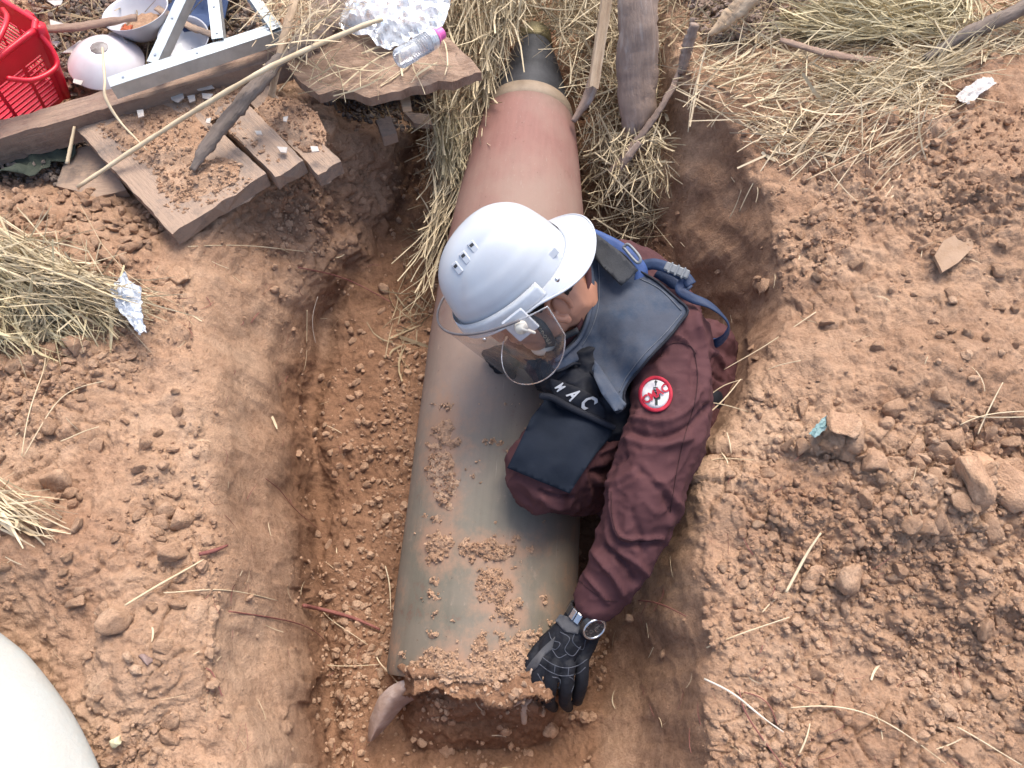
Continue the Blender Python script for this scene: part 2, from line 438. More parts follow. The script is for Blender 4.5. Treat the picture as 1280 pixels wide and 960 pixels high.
M['letter_dim'] = pm('yellowed_lettering', (.30, .27, .19), (.42, .38, .28), 40, .7, 0)
M['pinkcap'] = pm('pink_plastic', (.62, .10, .34), (.74, .17, .44), 20, .4, 0, spec=.5)
M['shard'] = pm('white_shard', (.42, .42, .40), (.58, .58, .56), 20, .6, .3, dust=.5)
M['wrapper'] = pm('crumpled_foil', (.26, .28, .31), (.55, .58, .62), 20, .3, .6, 60, metal=.3)
M['rag'] = pm('dirty_white_plastic', (.42, .36, .32), (.62, .60, .57), 30, .5, .7, 60)
M['teal'] = pm('teal_plastic_scrap', (.10, .20, .20), (.30, .40, .40), 50, .5, .6)
M['rust'] = pm('rusty_steel', (.13, .085, .075), (.30, .24, .235), 22, .6, .8, 60, c3=(.44, .42, .43), metal=.3)
M['beige'] = pm('torn_beige_strip', (.36, .25, .18), (.52, .40, .31), 30, .8, .7)
def clear(name, tint=(1, 1, 1), rough=.05, white=.0, ior=1.45, gl=1.0, lo=.3):
    m, n, l, b = new_mat(name); n.remove(b)
    t = n.new('ShaderNodeBsdfTransparent'); t.inputs[0].default_value = (*tint, 1)
    g = n.new('ShaderNodeBsdfGlossy'); g.inputs['Roughness'].default_value = rough
    fr = n.new('ShaderNodeFresnel'); fr.inputs[0].default_value = ior
    fm = n.new('ShaderNodeMath'); fm.operation = 'MULTIPLY'; fm.inputs[1].default_value = gl; l.new(fr.outputs[0], fm.inputs[0])
    mx = n.new('ShaderNodeMixShader'); l.new(fm.outputs[0], mx.inputs[0]); l.new(t.outputs[0], mx.inputs[1]); l.new(g.outputs[0], mx.inputs[2])
    out = n['Material Output']; last = mx
    if white:
        d = n.new('ShaderNodeBsdfDiffuse'); d.inputs[0].default_value = (.8, .83, .86, 1)
        co = coords(n, l); t2 = nz_node(n, l, co, 45, 4, .6)
        mr = n.new('ShaderNodeMapRange'); mr.inputs[1].default_value = .35; mr.inputs[2].default_value = .65; mr.inputs[3].default_value = white*lo; mr.inputs[4].default_value = white
        l.new(t2.outputs[0], mr.inputs[0])
        m2 = n.new('ShaderNodeMixShader'); l.new(mr.outputs[0], m2.inputs[0]); l.new(mx.outputs[0], m2.inputs[1]); l.new(d.outputs[0], m2.inputs[2]); last = m2
    l.new(last.outputs[0], out.inputs[0]); return m
M['visor'] = clear('clear_polycarbonate', (.88, .87, .88), .03, .05, 1.5, .20)
M['bracket'] = clear('frosted_plastic', (.85, .88, .92), .1, .62, lo=.85)
M['film'] = clear('clear_plastic_film', (.93, .95, .97), .12, .62, 1.5)
M['bottle'] = clear('clear_bottle_plastic', (.88, .91, .96), .06, .4, 1.5)

# ------------------------------------------------------------------ ground: one sheet with the trench dug into it
ROWS = [   # py, 16 (px, z) knots: outer ground, left rim, wall, floor, wall, right rim, ground
 (-200, [(-250,0),(100,0),(400,0),(520,0),(540,0),(560,0),(580,0),(600,0),(720,0),(740,0),(760,0),(780,0),(800,0),(900,0),(1200,0),(1530,0)]),
 (-60, [(-250,0),(100,-.04),(400,-.03),(540,-.04),(560,-.12),(575,-.28),(590,-.38),(620,-.42),(710,-.42),(760,-.38),(775,-.28),(790,-.12),(815,-.02),(900,.02),(1200,.04),(1530,0)]),
 (40, [(-250,0),(100,-.06),(400,-.06),(548,-.08),(560,-.16),(580,-.32),(600,-.44),(620,-.5),(712,-.5),(755,-.40),(775,-.3),(800,-.16),(840,-.03),(900,.0),(1200,.05),(1530,.05)]),
 (110, [(-250,0),(60,-.07),(300,-.10),(390,-.12),(405,-.36),(520,-.46),(560,-.45),(600,-.53),(738,-.50),(780,-.36),(805,-.26),(835,-.12),(866,0),(930,.01),(1200,.05),(1530,.06)]),
 (170, [(-250,0),(60,-.07),(300,-.10),(415,-.10),(440,-.15),(502,-.26),(520,-.48),(590,-.56),(742,-.52),(800,-.36),(828,-.27),(878,-.12),(925,0),(990,.01),(1200,.05),(1530,.07)]),
 (240, [(-250,0),(60,-.05),(200,-.10),(330,-.07),(350,-.12),(490,-.42),(515,-.55),(580,-.58),(752,-.56),(812,-.42),(848,-.31),(908,-.14),(955,-.01),(1010,.01),(1200,.05),(1530,.07)]),
 (320, [(-250,.02),(40,.02),(150,.0),(225,-.03),(262,-.08),(420,-.44),(470,-.56),(560,-.6),(770,-.58),(838,-.46),(878,-.32),(930,-.13),(966,-.01),(1030,.02),(1200,.05),(1530,.07)]),
 (400, [(-250,.02),(40,.02),(150,.0),(222,-.01),(262,-.07),(345,-.38),(390,-.57),(540,-.61),(800,-.6),(876,-.55),(905,-.4),(957,-.1),(985,0),(1040,.02),(1200,.05),(1530,.06)]),
 (500, [(-250,.0),(40,.0),(150,.0),(236,-.01),(268,-.07),(345,-.40),(382,-.60),(520,-.62),(820,-.62),(882,-.55),(898,-.4),(915,-.12),(932,0),(1000,.02),(1200,.04),(1530,.06)]),
 (600, [(-250,.0),(40,.0),(150,.01),(250,-.01),(280,-.07),(350,-.42),(388,-.62),(505,-.64),(770,-.63),(800,-.58),(815,-.42),(840,-.15),(866,-.02),(940,.01),(1200,.04),(1530,.05)]),
 (700, [(-250,.0),(40,.01),(150,.02),(262,-.01),(288,-.07),(355,-.42),(390,-.62),(495,-.64),(740,-.62),(757,-.58),(788,-.42),(838,-.17),(874,-.02),(940,.0),(1200,.03),(1530,.04)]),
 (780, [(-250,.0),(40,.0),(150,.02),(258,-.01),(284,-.07),(360,-.42),(394,-.62),(490,-.63),(735,-.6),(752,-.56),(792,-.40),(852,-.13),(890,-.01),(950,.0),(1200,.02),(1530,.03)]),
 (840, [(-250,.0),(40,.0),(150,.01),(256,-.01),(284,-.07),(365,-.42),(398,-.61),(490,-.61),(720,-.53),(752,-.49),(802,-.36),(864,-.12),(893,-.01),(950,.0),(1200,.01),(1530,.02)]),
 (900, [(-250,.0),(40,.0),(150,.0),(275,-.01),(300,-.07),(375,-.42),(406,-.60),(490,-.61),(700,-.52),(745,-.47),(802,-.34),(858,-.12),(888,-.01),(950,.0),(1200,.01),(1530,.02)]),
 (960, [(-250,.0),(40,.0),(150,.0),(300,-.01),(322,-.07),(388,-.40),(416,-.58),(500,-.55),(690,-.47),(740,-.43),(800,-.31),(852,-.12),(882,-.01),(950,.0),(1200,.0),(1530,.0)]),
 (1080, [(-250,.0),(40,.0),(150,.0),(320,-.01),(345,-.06),(400,-.24),(430,-.34),(500,-.35),(690,-.33),(740,-.28),(790,-.2),(840,-.1),(870,-.01),(950,.0),(1200,.0),(1530,.0)]),
 (1200, [(-250,0),(40,0),(150,0),(320,0),(345,0),(400,0),(430,0),(500,0),(690,0),(740,0),(790,0),(840,0),(870,0),(950,0),(1200,0),(1530,0)])]
NX, NY = 960, 700
gx = np.linspace(-230, 1510, NX); gy = np.linspace(-190, 1190, NY)
rp = np.array([r[0] for r in ROWS], float)
kx = np.array([[k[0] for k in r[1]] for r in ROWS], float); kz = np.array([[k[1] for k in r[1]] for r in ROWS], float)
for i_, m_ in ((4, .85), (5, .80), (6, .93)):
    kz[:, i_] *= np.where(rp > 280, m_, 1.06)
kz[:, 7] *= np.where(rp > 280, .90, 1.0)
KX = np.stack([np.interp(gy, rp, kx[:, i]) for i in range(16)], 1); KZ = np.stack([np.interp(gy, rp, kz[:, i]) for i in range(16)], 1)
def blur1(a, k, ax):
    w = np.hanning(k+2)[1:-1]; w /= w.sum(); p = [(0, 0), (0, 0)]; p[ax] = (k//2, k//2)
    return np.apply_along_axis(lambda q: np.convolve(q, w, 'valid'), ax, np.pad(a, p, mode='edge'))
KX = blur1(KX, 41, 0); KZ = blur1(KZ, 41, 0)
GX, GY = np.meshgrid(gx, gy)
wob = (fbm(np.c_[GX.ravel()/90, GY.ravel()/90, np.zeros(GX.size)], 3)*9).reshape(GX.shape)+(fbm(np.c_[GX.ravel()/22, GY.ravel()/30, np.full(GX.size, 5.)], 2)*3).reshape(GX.shape)
ZF = np.stack([np.interp(gx+wob[j], KX[j], KZ[j]) for j in range(NY)])
ZF = blur1(blur1(ZF, 9, 0), 25, 1)
zoneU = np.stack([np.interp(gx+wob[j], KX[j], np.arange(16)) for j in range(NY)])   # 3..12 = inside the trench
def gauss(cx, cy, sx, sy): return np.exp(-((GX-cx)/sx)**2-((GY-cy)/sy)**2)
# soil piled over the torn near end of the bomb, hollow in front of it, mounds and dents of the spoil
edge_y = 876+5*np.sin(GX/23)+4*np.sin(GX/9+1)+.03*(GX-610)
mound = smooth(edge_y+9, edge_y-2, GY)*smooth(815, 845, GY)*smooth(132, 85, np.abs(GX-600))
apron = smooth(985, 872, GY)*smooth(820, 850, GY)*smooth(135, 60, np.abs(GX-605))
ZF = np.maximum(ZF, np.maximum(-.64+mound*.438, -.64+apron*.335))
ZF -= .045*gauss(575, 900, 50, 9)+.02*gauss(700, 890, 40, 20)
ZF += .10*gauss(704, 890, 36, 20)
ZF -= .16*gauss(150, 215, 45, 22)
bx = np.interp(GY, [300, 400, 500, 600, 700, 800, 900, 1000], [478, 405, 392, 396, 400, 405, 415, 425])+4*np.sin(GY/31)
ZF -= .05*np.exp(-((GX-bx)/13)**2)*smooth(330, 400, GY)*smooth(1000, 930, GY)
ZF += .05*gauss(1180, 470, 160, 90)+.07*gauss(1260, 230, 130, 110)+.03*gauss(1120, 640, 180, 60)-.03*gauss(1150, 830, 110, 60)
ZF += .035*gauss(90, 330, 90, 50)+.03*gauss(50, 690, 120, 80)-.02*gauss(60, 420, 60, 30)+.03*gauss(180, 840, 90, 70)
ZF -= .05*gauss(895, 575, 26, 14)+.03*gauss(285, 765, 16, 14)
ZF += .035*gauss(1050, 545, 60, 18)
def Z(px, py):
    x = np.clip((np.asarray(px, float)-gx[0])/(gx[1]-gx[0]), 0, NX-1.001); y = np.clip((np.asarray(py, float)-gy[0])/(gy[1]-gy[0]), 0, NY-1.001)
    return ZF[y.astype(int), x.astype(int)]
GP = G(GX.ravel(), GY.ravel(), ZF.ravel())
def grid_normals(P):
    Q = P.reshape(NY, NX, 3); dx = np.gradient(Q, axis=1); dy = np.gradient(Q, axis=0)
    n = np.cross(dy, dx); n = n.reshape(-1, 3); n /= np.linalg.norm(n, axis=1)[:, None]+1e-12
    n[n@FWD > 0] *= -1
    return n
N0 = grid_normals(GP)
zu = zoneU.ravel(); steep = smooth(.9, .55, N0[:, 2])
inside = smooth(3.1, 3.6, zu)*smooth(12.3, 11.6, zu)
floor = smooth(4.9, 6.5, zu+.5*fbm(GP*6+5, 2))*smooth(9.4, 8.8, zu)*inside
wall = inside*(1-floor)
ppx, ppy = GX.ravel(), GY.ravel()
patch = smooth(-.15, .25, fbm(GP*[2.6, 2.6, 2.6]+3.1, 3))          # where loose clods lie
clodtop = 1-inside
# compact trodden strips along the rims
rimL = np.exp(-((zu-2.75)/.45)**2); rimR = np.exp(-((zu-12.6)/.35)**2)
loose = np.clip(clodtop*(.35+.65*patch)*(1-.75*rimL)*(1-.6*rimR), 0, 1)
loose = np.maximum(loose, floor*.55)
cliff = np.exp(-((ppx-400)/130)**2-((ppy-255)/85)**2)*inside*(ppx < 540)      # crumbly face under the boards
loose = np.maximum(loose, cliff*.8)
warp = np.stack([perlin(GP*22+a)*.012+perlin(GP*85+a)*.0045 for a in (0, 31, 67)], 1)
Q = GP+warp
disp = fbm(GP*5, 3)*.016*(1-.55*wall)
disp += lumps(Q/.055, .55)*.055*.42*loose*patch
disp += lumps(Q/.026+9, .6)*.026*.50*loose
disp += (np.abs(fbm(GP*17+60, 4))-.25)*.016*(clodtop*.8+.06*wall+.3*floor)*(1-.5*rimR)
disp += lumps(Q/.0125+4, .7)*.0125*.42*np.clip(loose*1.25, .12*(1-wall), 1)
disp += (1-np.abs(fbm(GP*34, 3)))**3*-.004*loose+fbm(GP*60, 3)*.0022*(1-.85*wall)
# spade marks and scrapes on the trench faces, running down the wall
scr = fbm(np.c_[GP[:, 0]*6, GP[:, 1]*34, GP[:, 2]*5], 4)
disp += wall*(scr*.0028+np.minimum(fbm(GP*6+40, 3), 0)*.008+(1-np.abs(perlin(GP*[5, 9, 7]+GP[:, [2, 0, 1]]*[6, 0, 3]+21)))**6*.0022+fbm(GP*[30, 30, 14], 3)*.0016)*(1-cliff*.3)
disp += cliff*(-(1-np.abs(fbm(GP*[14, 14, 26]+8, 3)))**4*.02+fbm(GP*11+4, 4)*.022)
fissure = 1-np.abs(perlin(GP*[11, 11, 11]+perlin(GP*30)[:, None]*.35))
crust = np.exp(-((ppx-1160)/150)**2-((ppy-585)/75)**2)+.9*np.exp(-((ppx-1050)/60)**2-((ppy-360)/55)**2)+.8*np.exp(-((ppx-215)/45)**2-((ppy-740)/110)**2)+.8*np.exp(-((ppx-1040)/60)**2-((ppy-720)/40)**2)
crust = np.clip(np.maximum(crust, smooth(.15, .45, fbm(GP*3.2+55, 2))*.7)*clodtop, 0, 1)
wp = GP+np.stack([fbm(GP*16+a, 3) for a in (7, 23, 41)], 1)*.022
ph, pc = plates(wp[:, :2]/.075, 3.3); ph2, pc2 = plates(wp[:, :2]/.034, 8.1)
disp = disp*(1-.35*crust)+crust*(ph*.016-pc**2*.013+(ph2*.006-pc2**2*.006)*.9)
disp -= smooth(.95, 1.0, fissure)*.006*smooth(.1, .5, fbm(GP*4+77, 2))*(clodtop*.8+.1)
disp += lumps(Q/.0075+14, .85)*.0075*.5*np.clip(loose*1.2+.15, 0, 1)*(1-.9*wall)
disp += fbm(GP*110, 2)*.0016*(.4+loose)*(1-.9*wall)
GP2 = GP+N0*disp[:, None]
moist_shade = np.clip(.12+.10*wall+.12*wall*(ppx > 600)+1.0*floor+.30*fbm(GP*4+11, 3)+.25*cliff-.25*rimL-.2*rimR, 0, 1)  # damp subsoil mask; also paints shade into the trench floor colour
moist_shade = np.maximum(moist_shade, .25*(1-patch)*clodtop)
idx = np.arange(NX*NY).reshape(NY, NX)
gf = np.stack([idx[:-1, :-1], idx[1:, :-1], idx[1:, 1:], idx[:-1, 1:]], -1).reshape(-1, 4)
# skirt out to the horizon
loop = np.concatenate([idx[0, :-1:12], idx[:-1:12, -1], idx[-1, :0:-12], idx[:0:-12, 0]])
ring_full = np.concatenate([idx[0, :-1], idx[:-1, -1], idx[-1, :0:-1], idx[:0:-1, 0]])
base_n = len(GP2); rv = GP2[ring_full]; cen = np.array([0, .7, 0]); ext = [GP2]; fs = [gf]; prev = ring_full
for k, sc_ in enumerate((1.6, 4, 20, 90)):
    nv = cen+(rv-cen)*sc_; nv[:, 2] = BANK+fbm(nv*.8, 3)*(.03 if k < 2 else .2)
    ext.append(nv); cur = base_n+k*len(rv)+np.arange(len(rv))
    fs.append(np.stack([prev, np.roll(prev, -1), np.roll(cur, -1), cur], 1)); prev = cur
GV = np.concatenate(ext); GF = np.concatenate(fs)
ground = bpy.data.objects.new('ground', mesh_np('ground', GV, GF)); COL.objects.link(ground)
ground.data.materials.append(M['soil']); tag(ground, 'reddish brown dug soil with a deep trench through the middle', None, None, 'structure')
ca = ground.data.attributes.new('moist_shade', 'FLOAT_COLOR', 'POINT')
mm = np.zeros((len(GV), 4), np.float32); mm[:, 3] = 1; mm[:base_n, 0] = moist_shade; mm[base_n:, 0] = .15; ca.data.foreach_set('color', mm.ravel())
N2 = grid_normals(GP2)
def gi(px, py):
    x = np.clip(np.rint((np.asarray(px, float)-gx[0])/(gx[1]-gx[0])), 0, NX-1).astype(int); y = np.clip(np.rint((np.asarray(py, float)-gy[0])/(gy[1]-gy[0])), 0, NY-1).astype(int)
    return idx[y, x]
def T(px, py, h=0.):
    i = gi(px, py); return GP2[i]+np.asarray(N2[i])*np.asarray(h)[..., None] if np.ndim(px) else GP2[i]+N2[i]*h

# ------------------------------------------------------------------ scatter helpers
def rand_rot(n, r=rng):
    q = r.normal(size=(n, 4)); q /= np.linalg.norm(q, axis=1)[:, None]; w, x, y, z = q.T
    return np.stack([np.stack([1-2*(y*y+z*z), 2*(x*y-z*w), 2*(x*z+y*w)], -1), np.stack([2*(x*y+z*w), 1-2*(x*x+z*z), 2*(y*z-x*w)], -1),
                     np.stack([2*(x*z-y*w), 2*(y*z+x*w), 1-2*(x*x+y*y)], -1)], 1)
def crumbs(name, P, N, S, mat, label, k=1, sink=.25, sm=False):
    v, f = ico(k); f = np.array(f); n = len(P)
    base = v[None]*(1+.28*rng.normal(size=(n, len(v), 1)).clip(-1.5, 1.5)*(.9 if k == 1 else .5))
    base = base*(rng.uniform(.55, 1.15, (n, 1, 3)))
    W = np.einsum('nij,nkj->nki', rand_rot(n), base)*S[:, None, None]+(P+N*(S*(1-sink*2.0)*.5)[:, None])[:, None, :]
    F = (f[None]+(np.arange(n)*len(v))[:, None, None]).reshape(-1, 3)
    o = ob(name, W.reshape(-1, 3), F, mat, origin=(0, 0, 0), sm=sm)
    return tag(o, label, 'soil', None, 'stuff')
clod_meshes = []; CS = .86
def make_clods():
    v, f = ico(3); v = v/np.linalg.norm(v, axis=1)[:, None]
    for k in range(10):
        w = v.copy(); r = np.random.default_rng(k+50)
        for j in range(15):                                 # broken faces
            d = nrm(r.normal(size=3)); c = r.uniform(.42, .8); s = w@d; w -= np.clip(s-c, 0, None)[:, None]*d*.9
        w *= (1+.14*fbm(w*1.6+k*9, 2)+.09*fbm(w*5+k*5, 3)+.05*fbm(w*14+k, 2))[:, None]; w *= r.uniform(.75, 1.1, 3)
        me = mesh_np('clod', w, f, True); me.materials.append(M['clod1']); clod_meshes.append(me)
make_clods()
def clod(px, py, r, label, group=None, flat=.7, k=None, sink=.3):
    i = gi(px, py); p, n = GP2[i], N2[i]; r = r*GS*CS
    o = bpy.data.objects.new('soil_clod', clod_meshes[int(rng.integers(10)) if k is None else k]); COL.objects.link(o)
    z = nrm(n+rng.normal(size=3)*.25); x = nrm(np.cross(rng.normal(size=3), z)); y = np.cross(z, x)
    o.matrix_world = Matrix.LocRotScale(V(p+n*r*flat*(1-2*sink)*.6), Matrix(np.stack([x, y, z], 1).tolist()), Vector((r*rng.uniform(.9, 1.3), r*rng.uniform(.75, 1.0), r*flat)))
    return tag(o, label, 'soil clod', group)

# ------------------------------------------------------------------ the bomb
def bomb():
    a = G(603, 800, -.52); ax_near = D(604, 800, 1.452); tip = D(669, 36, 2.005)
    ax = nrm(tip-ax_near)
    near = ax_near-ax*.075                        # torn near end lies under the piled soil
    L = np.linalg.norm(tip-near)
    R = frame_from(ax, (0, 0, 1))
    prof = [(0, .176), (.01, .18), (.15, .1805), (.45, .180), (.72, .178), (.85, .174), (.98, .165), (1.10, .155), (1.22, .141), (1.33, .127), (1.372, .119), (1.378, .121), (1.410, .113), (1.417, .108), (1.52, .083), (1.60, .060), (1.635, .047), (1.64, .051), (1.685, .042), (1.70, .024), (1.703, .0)]
    k = L/1.703; prof = [(x*k, r) for x, r in prof]
    rt = root('aerial_bomb', near, 'rusty brown and olive aerial bomb lying in the trench under the kneeling man', 'bomb')
    def lathe(pr, seg=96, dent=0.):
        pr = np.array(pr); xs = pr[:, 0]; t = np.arange(seg)*2*math.pi/seg
        xx = []; rr = []
        for i in range(len(pr)-1):
            m_ = max(1, int((xs[i+1]-xs[i])/.02)); xx += list(np.linspace(xs[i], xs[i+1], m_, endpoint=False)); rr += list(np.linspace(pr[i, 1], pr[i+1, 1], m_, endpoint=False))
        xx.append(xs[-1]); rr.append(pr[-1, 1]); xx = np.array(xx); rr = np.array(rr); n_ = len(xx)
        lv = np.stack([np.repeat(xx, seg), np.repeat(rr, seg)*np.tile(np.cos(t), n_), np.repeat(rr, seg)*np.tile(np.sin(t), n_)], 1)
        d = fbm(lv*5+2, 3)*dent; lv[:, 1:] *= (1+d)[:, None]
        i_ = np.arange(n_*seg).reshape(n_, seg); j_ = np.roll(i_, -1, 1)
        f_ = np.stack([i_[:-1], j_[:-1], j_[1:], i_[1:]], -1).reshape(-1, 4)
        return lv@R.T+near, f_
    blobs = [(556, 540, 10, 34, .9), (551, 583, 12, 40, 1.0), (562, 600, 7, 32, .9), (570, 553, 24, 8, .55), (548, 682, 15, 20, 1.0), (612, 688, 34, 12, 1.0), (622, 733, 19, 24, 1.0), (545, 715, 10, 30, .5), (632, 765, 16, 24, .8),
             (681, 748, 6, 9, .75), (592, 588, 9, 9, .5), (640, 560, 13, 8, .4), (620, 560, 12, 12, .35), (540, 760, 12, 16, .5)]
    mb, n, l, b = new_mat('bomb_paint'); co = coords(n, l)
    sx = n.new('ShaderNodeSeparateXYZ'); l.new(co, sx.inputs[0])
    big = nz_node(n, l, co, 6, 6, .65); st = nz_node(n, l, coords(n, l, (.6, 14, 14)), 6, 5, .6)
    add = n.new('ShaderNodeMath'); add.operation = 'MULTIPLY_ADD'; add.inputs[1].default_value = .42; l.new(big.outputs[0], add.inputs[0]); l.new(sx.outputs[0], add.inputs[2])
    mr = n.new('ShaderNodeMapRange'); mr.inputs[1].default_value = .21; mr.inputs[2].default_value = 1.9; l.new(add.outputs[0], mr.inputs[0])
    basec = ramp(n, l, mr.outputs[0], [(.0, (.125, .114, .086)), (.20, (.165, .148, .115)), (.34, (.195, .148, .118)), (.46, (.20, .118, .094)), (.60, (.235, .115, .093)), (.74, (.24, .125, .104)), (.82, (.17, .108, .084)), (.90, (.12, .085, .070))]).outputs[0]
    sc1 = ramp(n, l, st.outputs[0], [(.35, (.78, .78, .78)), (.5, (1, 1, 1)), (.68, (1.22, 1.2, 1.17))]).outputs[0]
    c = mix(n, l, .28, basec, sc1, 'MULTIPLY')
    wr = nz_node(n, l, co, 26, 8, .75); wm = ramp(n, l, wr.outputs[0], [(.60, (0, 0, 0)), (.68, (.55, .55, .55))]).outputs[0]
    c = mix(n, l, wm, c, (.34, .25, .19))                 # pale scuffs and dry mud film
    wr2 = nz_node(n, l, co, 13, 9, .8); wm2 = ramp(n, l, wr2.outputs[0], [(.30, (.75, .75, .75)), (.41, (0, 0, 0))]).outputs[0]
    c = mix(n, l, wm2, c, (.155, .062, .045))             # rust
    wr3 = nz_node(n, l, co, 3.2, 5, .6); wm3 = ramp(n, l, wr3.outputs[0], [(.45, (0, 0, 0)), (.7, (.65, .65, .65))]).outputs[0]
    c = mix(n, l, wm3, c, (.28, .21, .165))                # dust
    md = nz_node(n, l, co, 7, 9, .78); mdm = ramp(n, l, md.outputs[0], [(.53, (0, 0, 0)), (.60, (.35, .35, .35)), (.70, (.8, .8, .8))]).outputs[0]
    nearm = n.new('ShaderNodeMapRange'); nearm.inputs[1].default_value = .95; nearm.inputs[2].default_value = .1; l.new(sx.outputs[0], nearm.inputs[0])
    mm_ = n.new('ShaderNodeMath'); mm_.operation = 'MULTIPLY'; l.new(mdm, mm_.inputs[0]); l.new(nearm.outputs[0], mm_.inputs[1])
    c = mix(n, l, mm_.outputs[0], c, (.34, .20, .125))        # smeared mud
    am = n.new('ShaderNodeAttribute'); am.attribute_name = 'mud'; asx = n.new('ShaderNodeSeparateColor'); l.new(am.outputs['Color'], asx.inputs[0])
    n9 = nz_node(n, l, co, 34, 9, .8); ad9 = n.new('ShaderNodeMath'); ad9.operation = 'MULTIPLY_ADD'; ad9.inputs[1].default_value = 1.5; l.new(n9.outputs[0], ad9.inputs[0]); l.new(asx.outputs[0], ad9.inputs[2])
    m9 = n.new('ShaderNodeMapRange'); m9.inputs[1].default_value = 1.10; m9.inputs[2].default_value = 1.55; m9.inputs[4].default_value = .92; l.new(ad9.outputs[0], m9.inputs[0])
    c = mix(n, l, m9.outputs[0], c, (.29, .18, .12))         # dried mud stain round the caked soil
    scn = nz_node(n, l, coords(n, l, (1.5, 60, 60)), 5, 4, .7); scm = ramp(n, l, scn.outputs[0], [(.66, (0, 0, 0)), (.70, (.6, .6, .6))]).outputs[0]
    c = mix(n, l, scm, c, (.33, .27, .22))                    # long scratches
    sp2 = nz_node(n, l, co, 150, 3, .6); spm = ramp(n, l, sp2.outputs[0], [(.70, (0, 0, 0)), (.74, (.7, .7, .7))]).outputs[0]
    c = mix(n, l, spm, c, (.10, .05, .035))                   # pits
    l.new(c, b.inputs['Base Color'])
    rr_ = n.new('ShaderNodeMapRange'); rr_.inputs[3].default_value = .55; rr_.inputs[4].default_value = .9; l.new(wr.outputs[0], rr_.inputs[0]); l.new(rr_.outputs[0], b.inputs['Roughness'])
    b.inputs['Specular IOR Level'].default_value = .25
    bp = n.new('ShaderNodeBump'); bp.inputs['Strength'].default_value = .35; bp.inputs['Distance'].default_value = .003; l.new(wr.outputs[0], bp.inputs['Height']); l.new(bp.outputs[0], b.inputs['Normal'])
    cut1, cut2 = 10, 13
    def seg_(i, j): return prof[i:j+1]
    black = pm('worn_black_paint', (.016, .017, .019), (.045, .046, .05), 10, .5, .3, 70, c3=(.075, .075, .08))
    tan = pm('tan_painted_ring', (.21, .155, .105), (.32, .25, .18), 16, .6, .4, 70)
    v, f = lathe(seg_(0, 10), dent=.006); bo_ = ob('body', v, f, mb, rt, rot=R)
    mx_, my_, _ = proj(v); mud = np.zeros(len(v))
    for cx, cy, sx_, sy_, a_ in blobs: mud = np.maximum(mud, a_*np.exp(-(((mx_-cx)/(sx_*1.5+4))**2+((my_-cy)/(sy_*1.5+4))**2)*.6))
    mud = np.maximum(mud, smooth(735, 860, my_-1.2*np.clip(545-mx_, 0, 99)-.3*np.clip(mx_-650, 0, 99)))
    at_ = bo_.data.attributes.new('mud', 'FLOAT_COLOR', 'POINT'); mc = np.ones((len(v), 4), np.float32); mc[:, :3] = mud[:, None]; at_.data.foreach_set('color', mc.ravel())
    v, f = lathe(seg_(10, 13)); ob('nose_ring', v, f, tan, rt)
    v, f = lathe(seg_(13, 16)); ob('nose_cone', v, f, black, rt)
    v, f = lathe(seg_(16, 20)); ob('nose_plug', v, f, pm('brass_plug', (.12, .10, .05), (.26, .22, .12), 20, .5, .4, metal=.5), rt)
    # closing disc and torn skin at the near end
    t = np.arange(96)*2*math.pi/96; v = np.vstack([near+ax*.004+R[:, 1]*np.cos(a_)*.172+R[:, 2]*np.sin(a_)*.172 for a_ in t]); ob('end_plate', v, [list(range(96))], M['rust'], rt)
    # torn curled tail fin piece
    w = []; nu, nv = 18, 14
    for i in range(nu):
        for j in range(nv):
            s, q = i/(nu-1), j/(nv-1)
            top = catmull([(538, 849), (504, 850), (477, 867), (463, 896), (459, 927)], nu)[i]
            bot = catmull([(541, 857), (520, 872), (502, 886), (486, 905), (466, 926)], nu)[i]
            p = top*(1-q)+bot*q
            dd = 1.315+.09*s+.035*math.sin(q*math.pi*.9)*-1+.05*q*(1-s)
            w.append(D(p[0]+rng.normal()*.25, p[1]+rng.normal()*.25, dd))
    w = np.array(w); w += fbm(w*40, 3)[:, None]*.002*np.array([0, .3, 1]); i_ = np.arange(nu*nv).reshape(nu, nv)
    ff = np.stack([i_[:-1, :-1], i_[1:, :-1], i_[1:, 1:], i_[:-1, 1:]], -1).reshape(-1, 4)
    M['fin'] = pm('torn_fin_metal', (.17, .10, .085), (.38, .29, .26), 26, .6, .9, 70, c3=(.58, .54, .53), dust=.5)
    v, f = sheet_solid(w, ff.tolist(), .003, (0, .1, 1)); o = ob('torn_fin', v, f, M['fin'], rt); o['label'] = 'torn curled rusty sheet of tail fin at the near end'
    # patches of caked soil, thick crumbly geometry following the round skin
    def hit(px, py):
        o_ = CAMP; d_ = D(px, py, 1.0)-CAMP; d_ = d_/np.linalg.norm(d_)
        m_ = (o_-near)-((o_-near)@ax)*ax; dd_ = d_-(d_@ax)*ax; A_ = dd_@dd_; B_ = 2*m_@dd_
        rad = .18
        for _ in range(6):
            C_ = m_@m_-rad*rad; disc = B_*B_-4*A_*C_
            if disc <= 0: return None
            tt = (-B_-math.sqrt(disc))/(2*A_); p_ = o_+d_*tt; x_ = (p_-near)@ax; rad = np.interp(x_, [q[0] for q in prof], [q[1] for q in prof])
        return p_
    xs = np.arange(485, 745, 1.7); ys = np.arange(505, 868, 1.7); PX, PY = np.meshgrid(xs, ys)
    m_ = np.zeros(PX.shape)
    nx = fbm(np.c_[PX.ravel()/16, PY.ravel()/16, np.zeros(PX.size)], 5, .62).reshape(PX.shape)
    for cx, cy, sx_, sy_, a_ in blobs: m_ = np.maximum(m_, a_*np.exp(-(((PX-cx)/sx_)**2+((PY-cy)/sy_)**2)*.75))
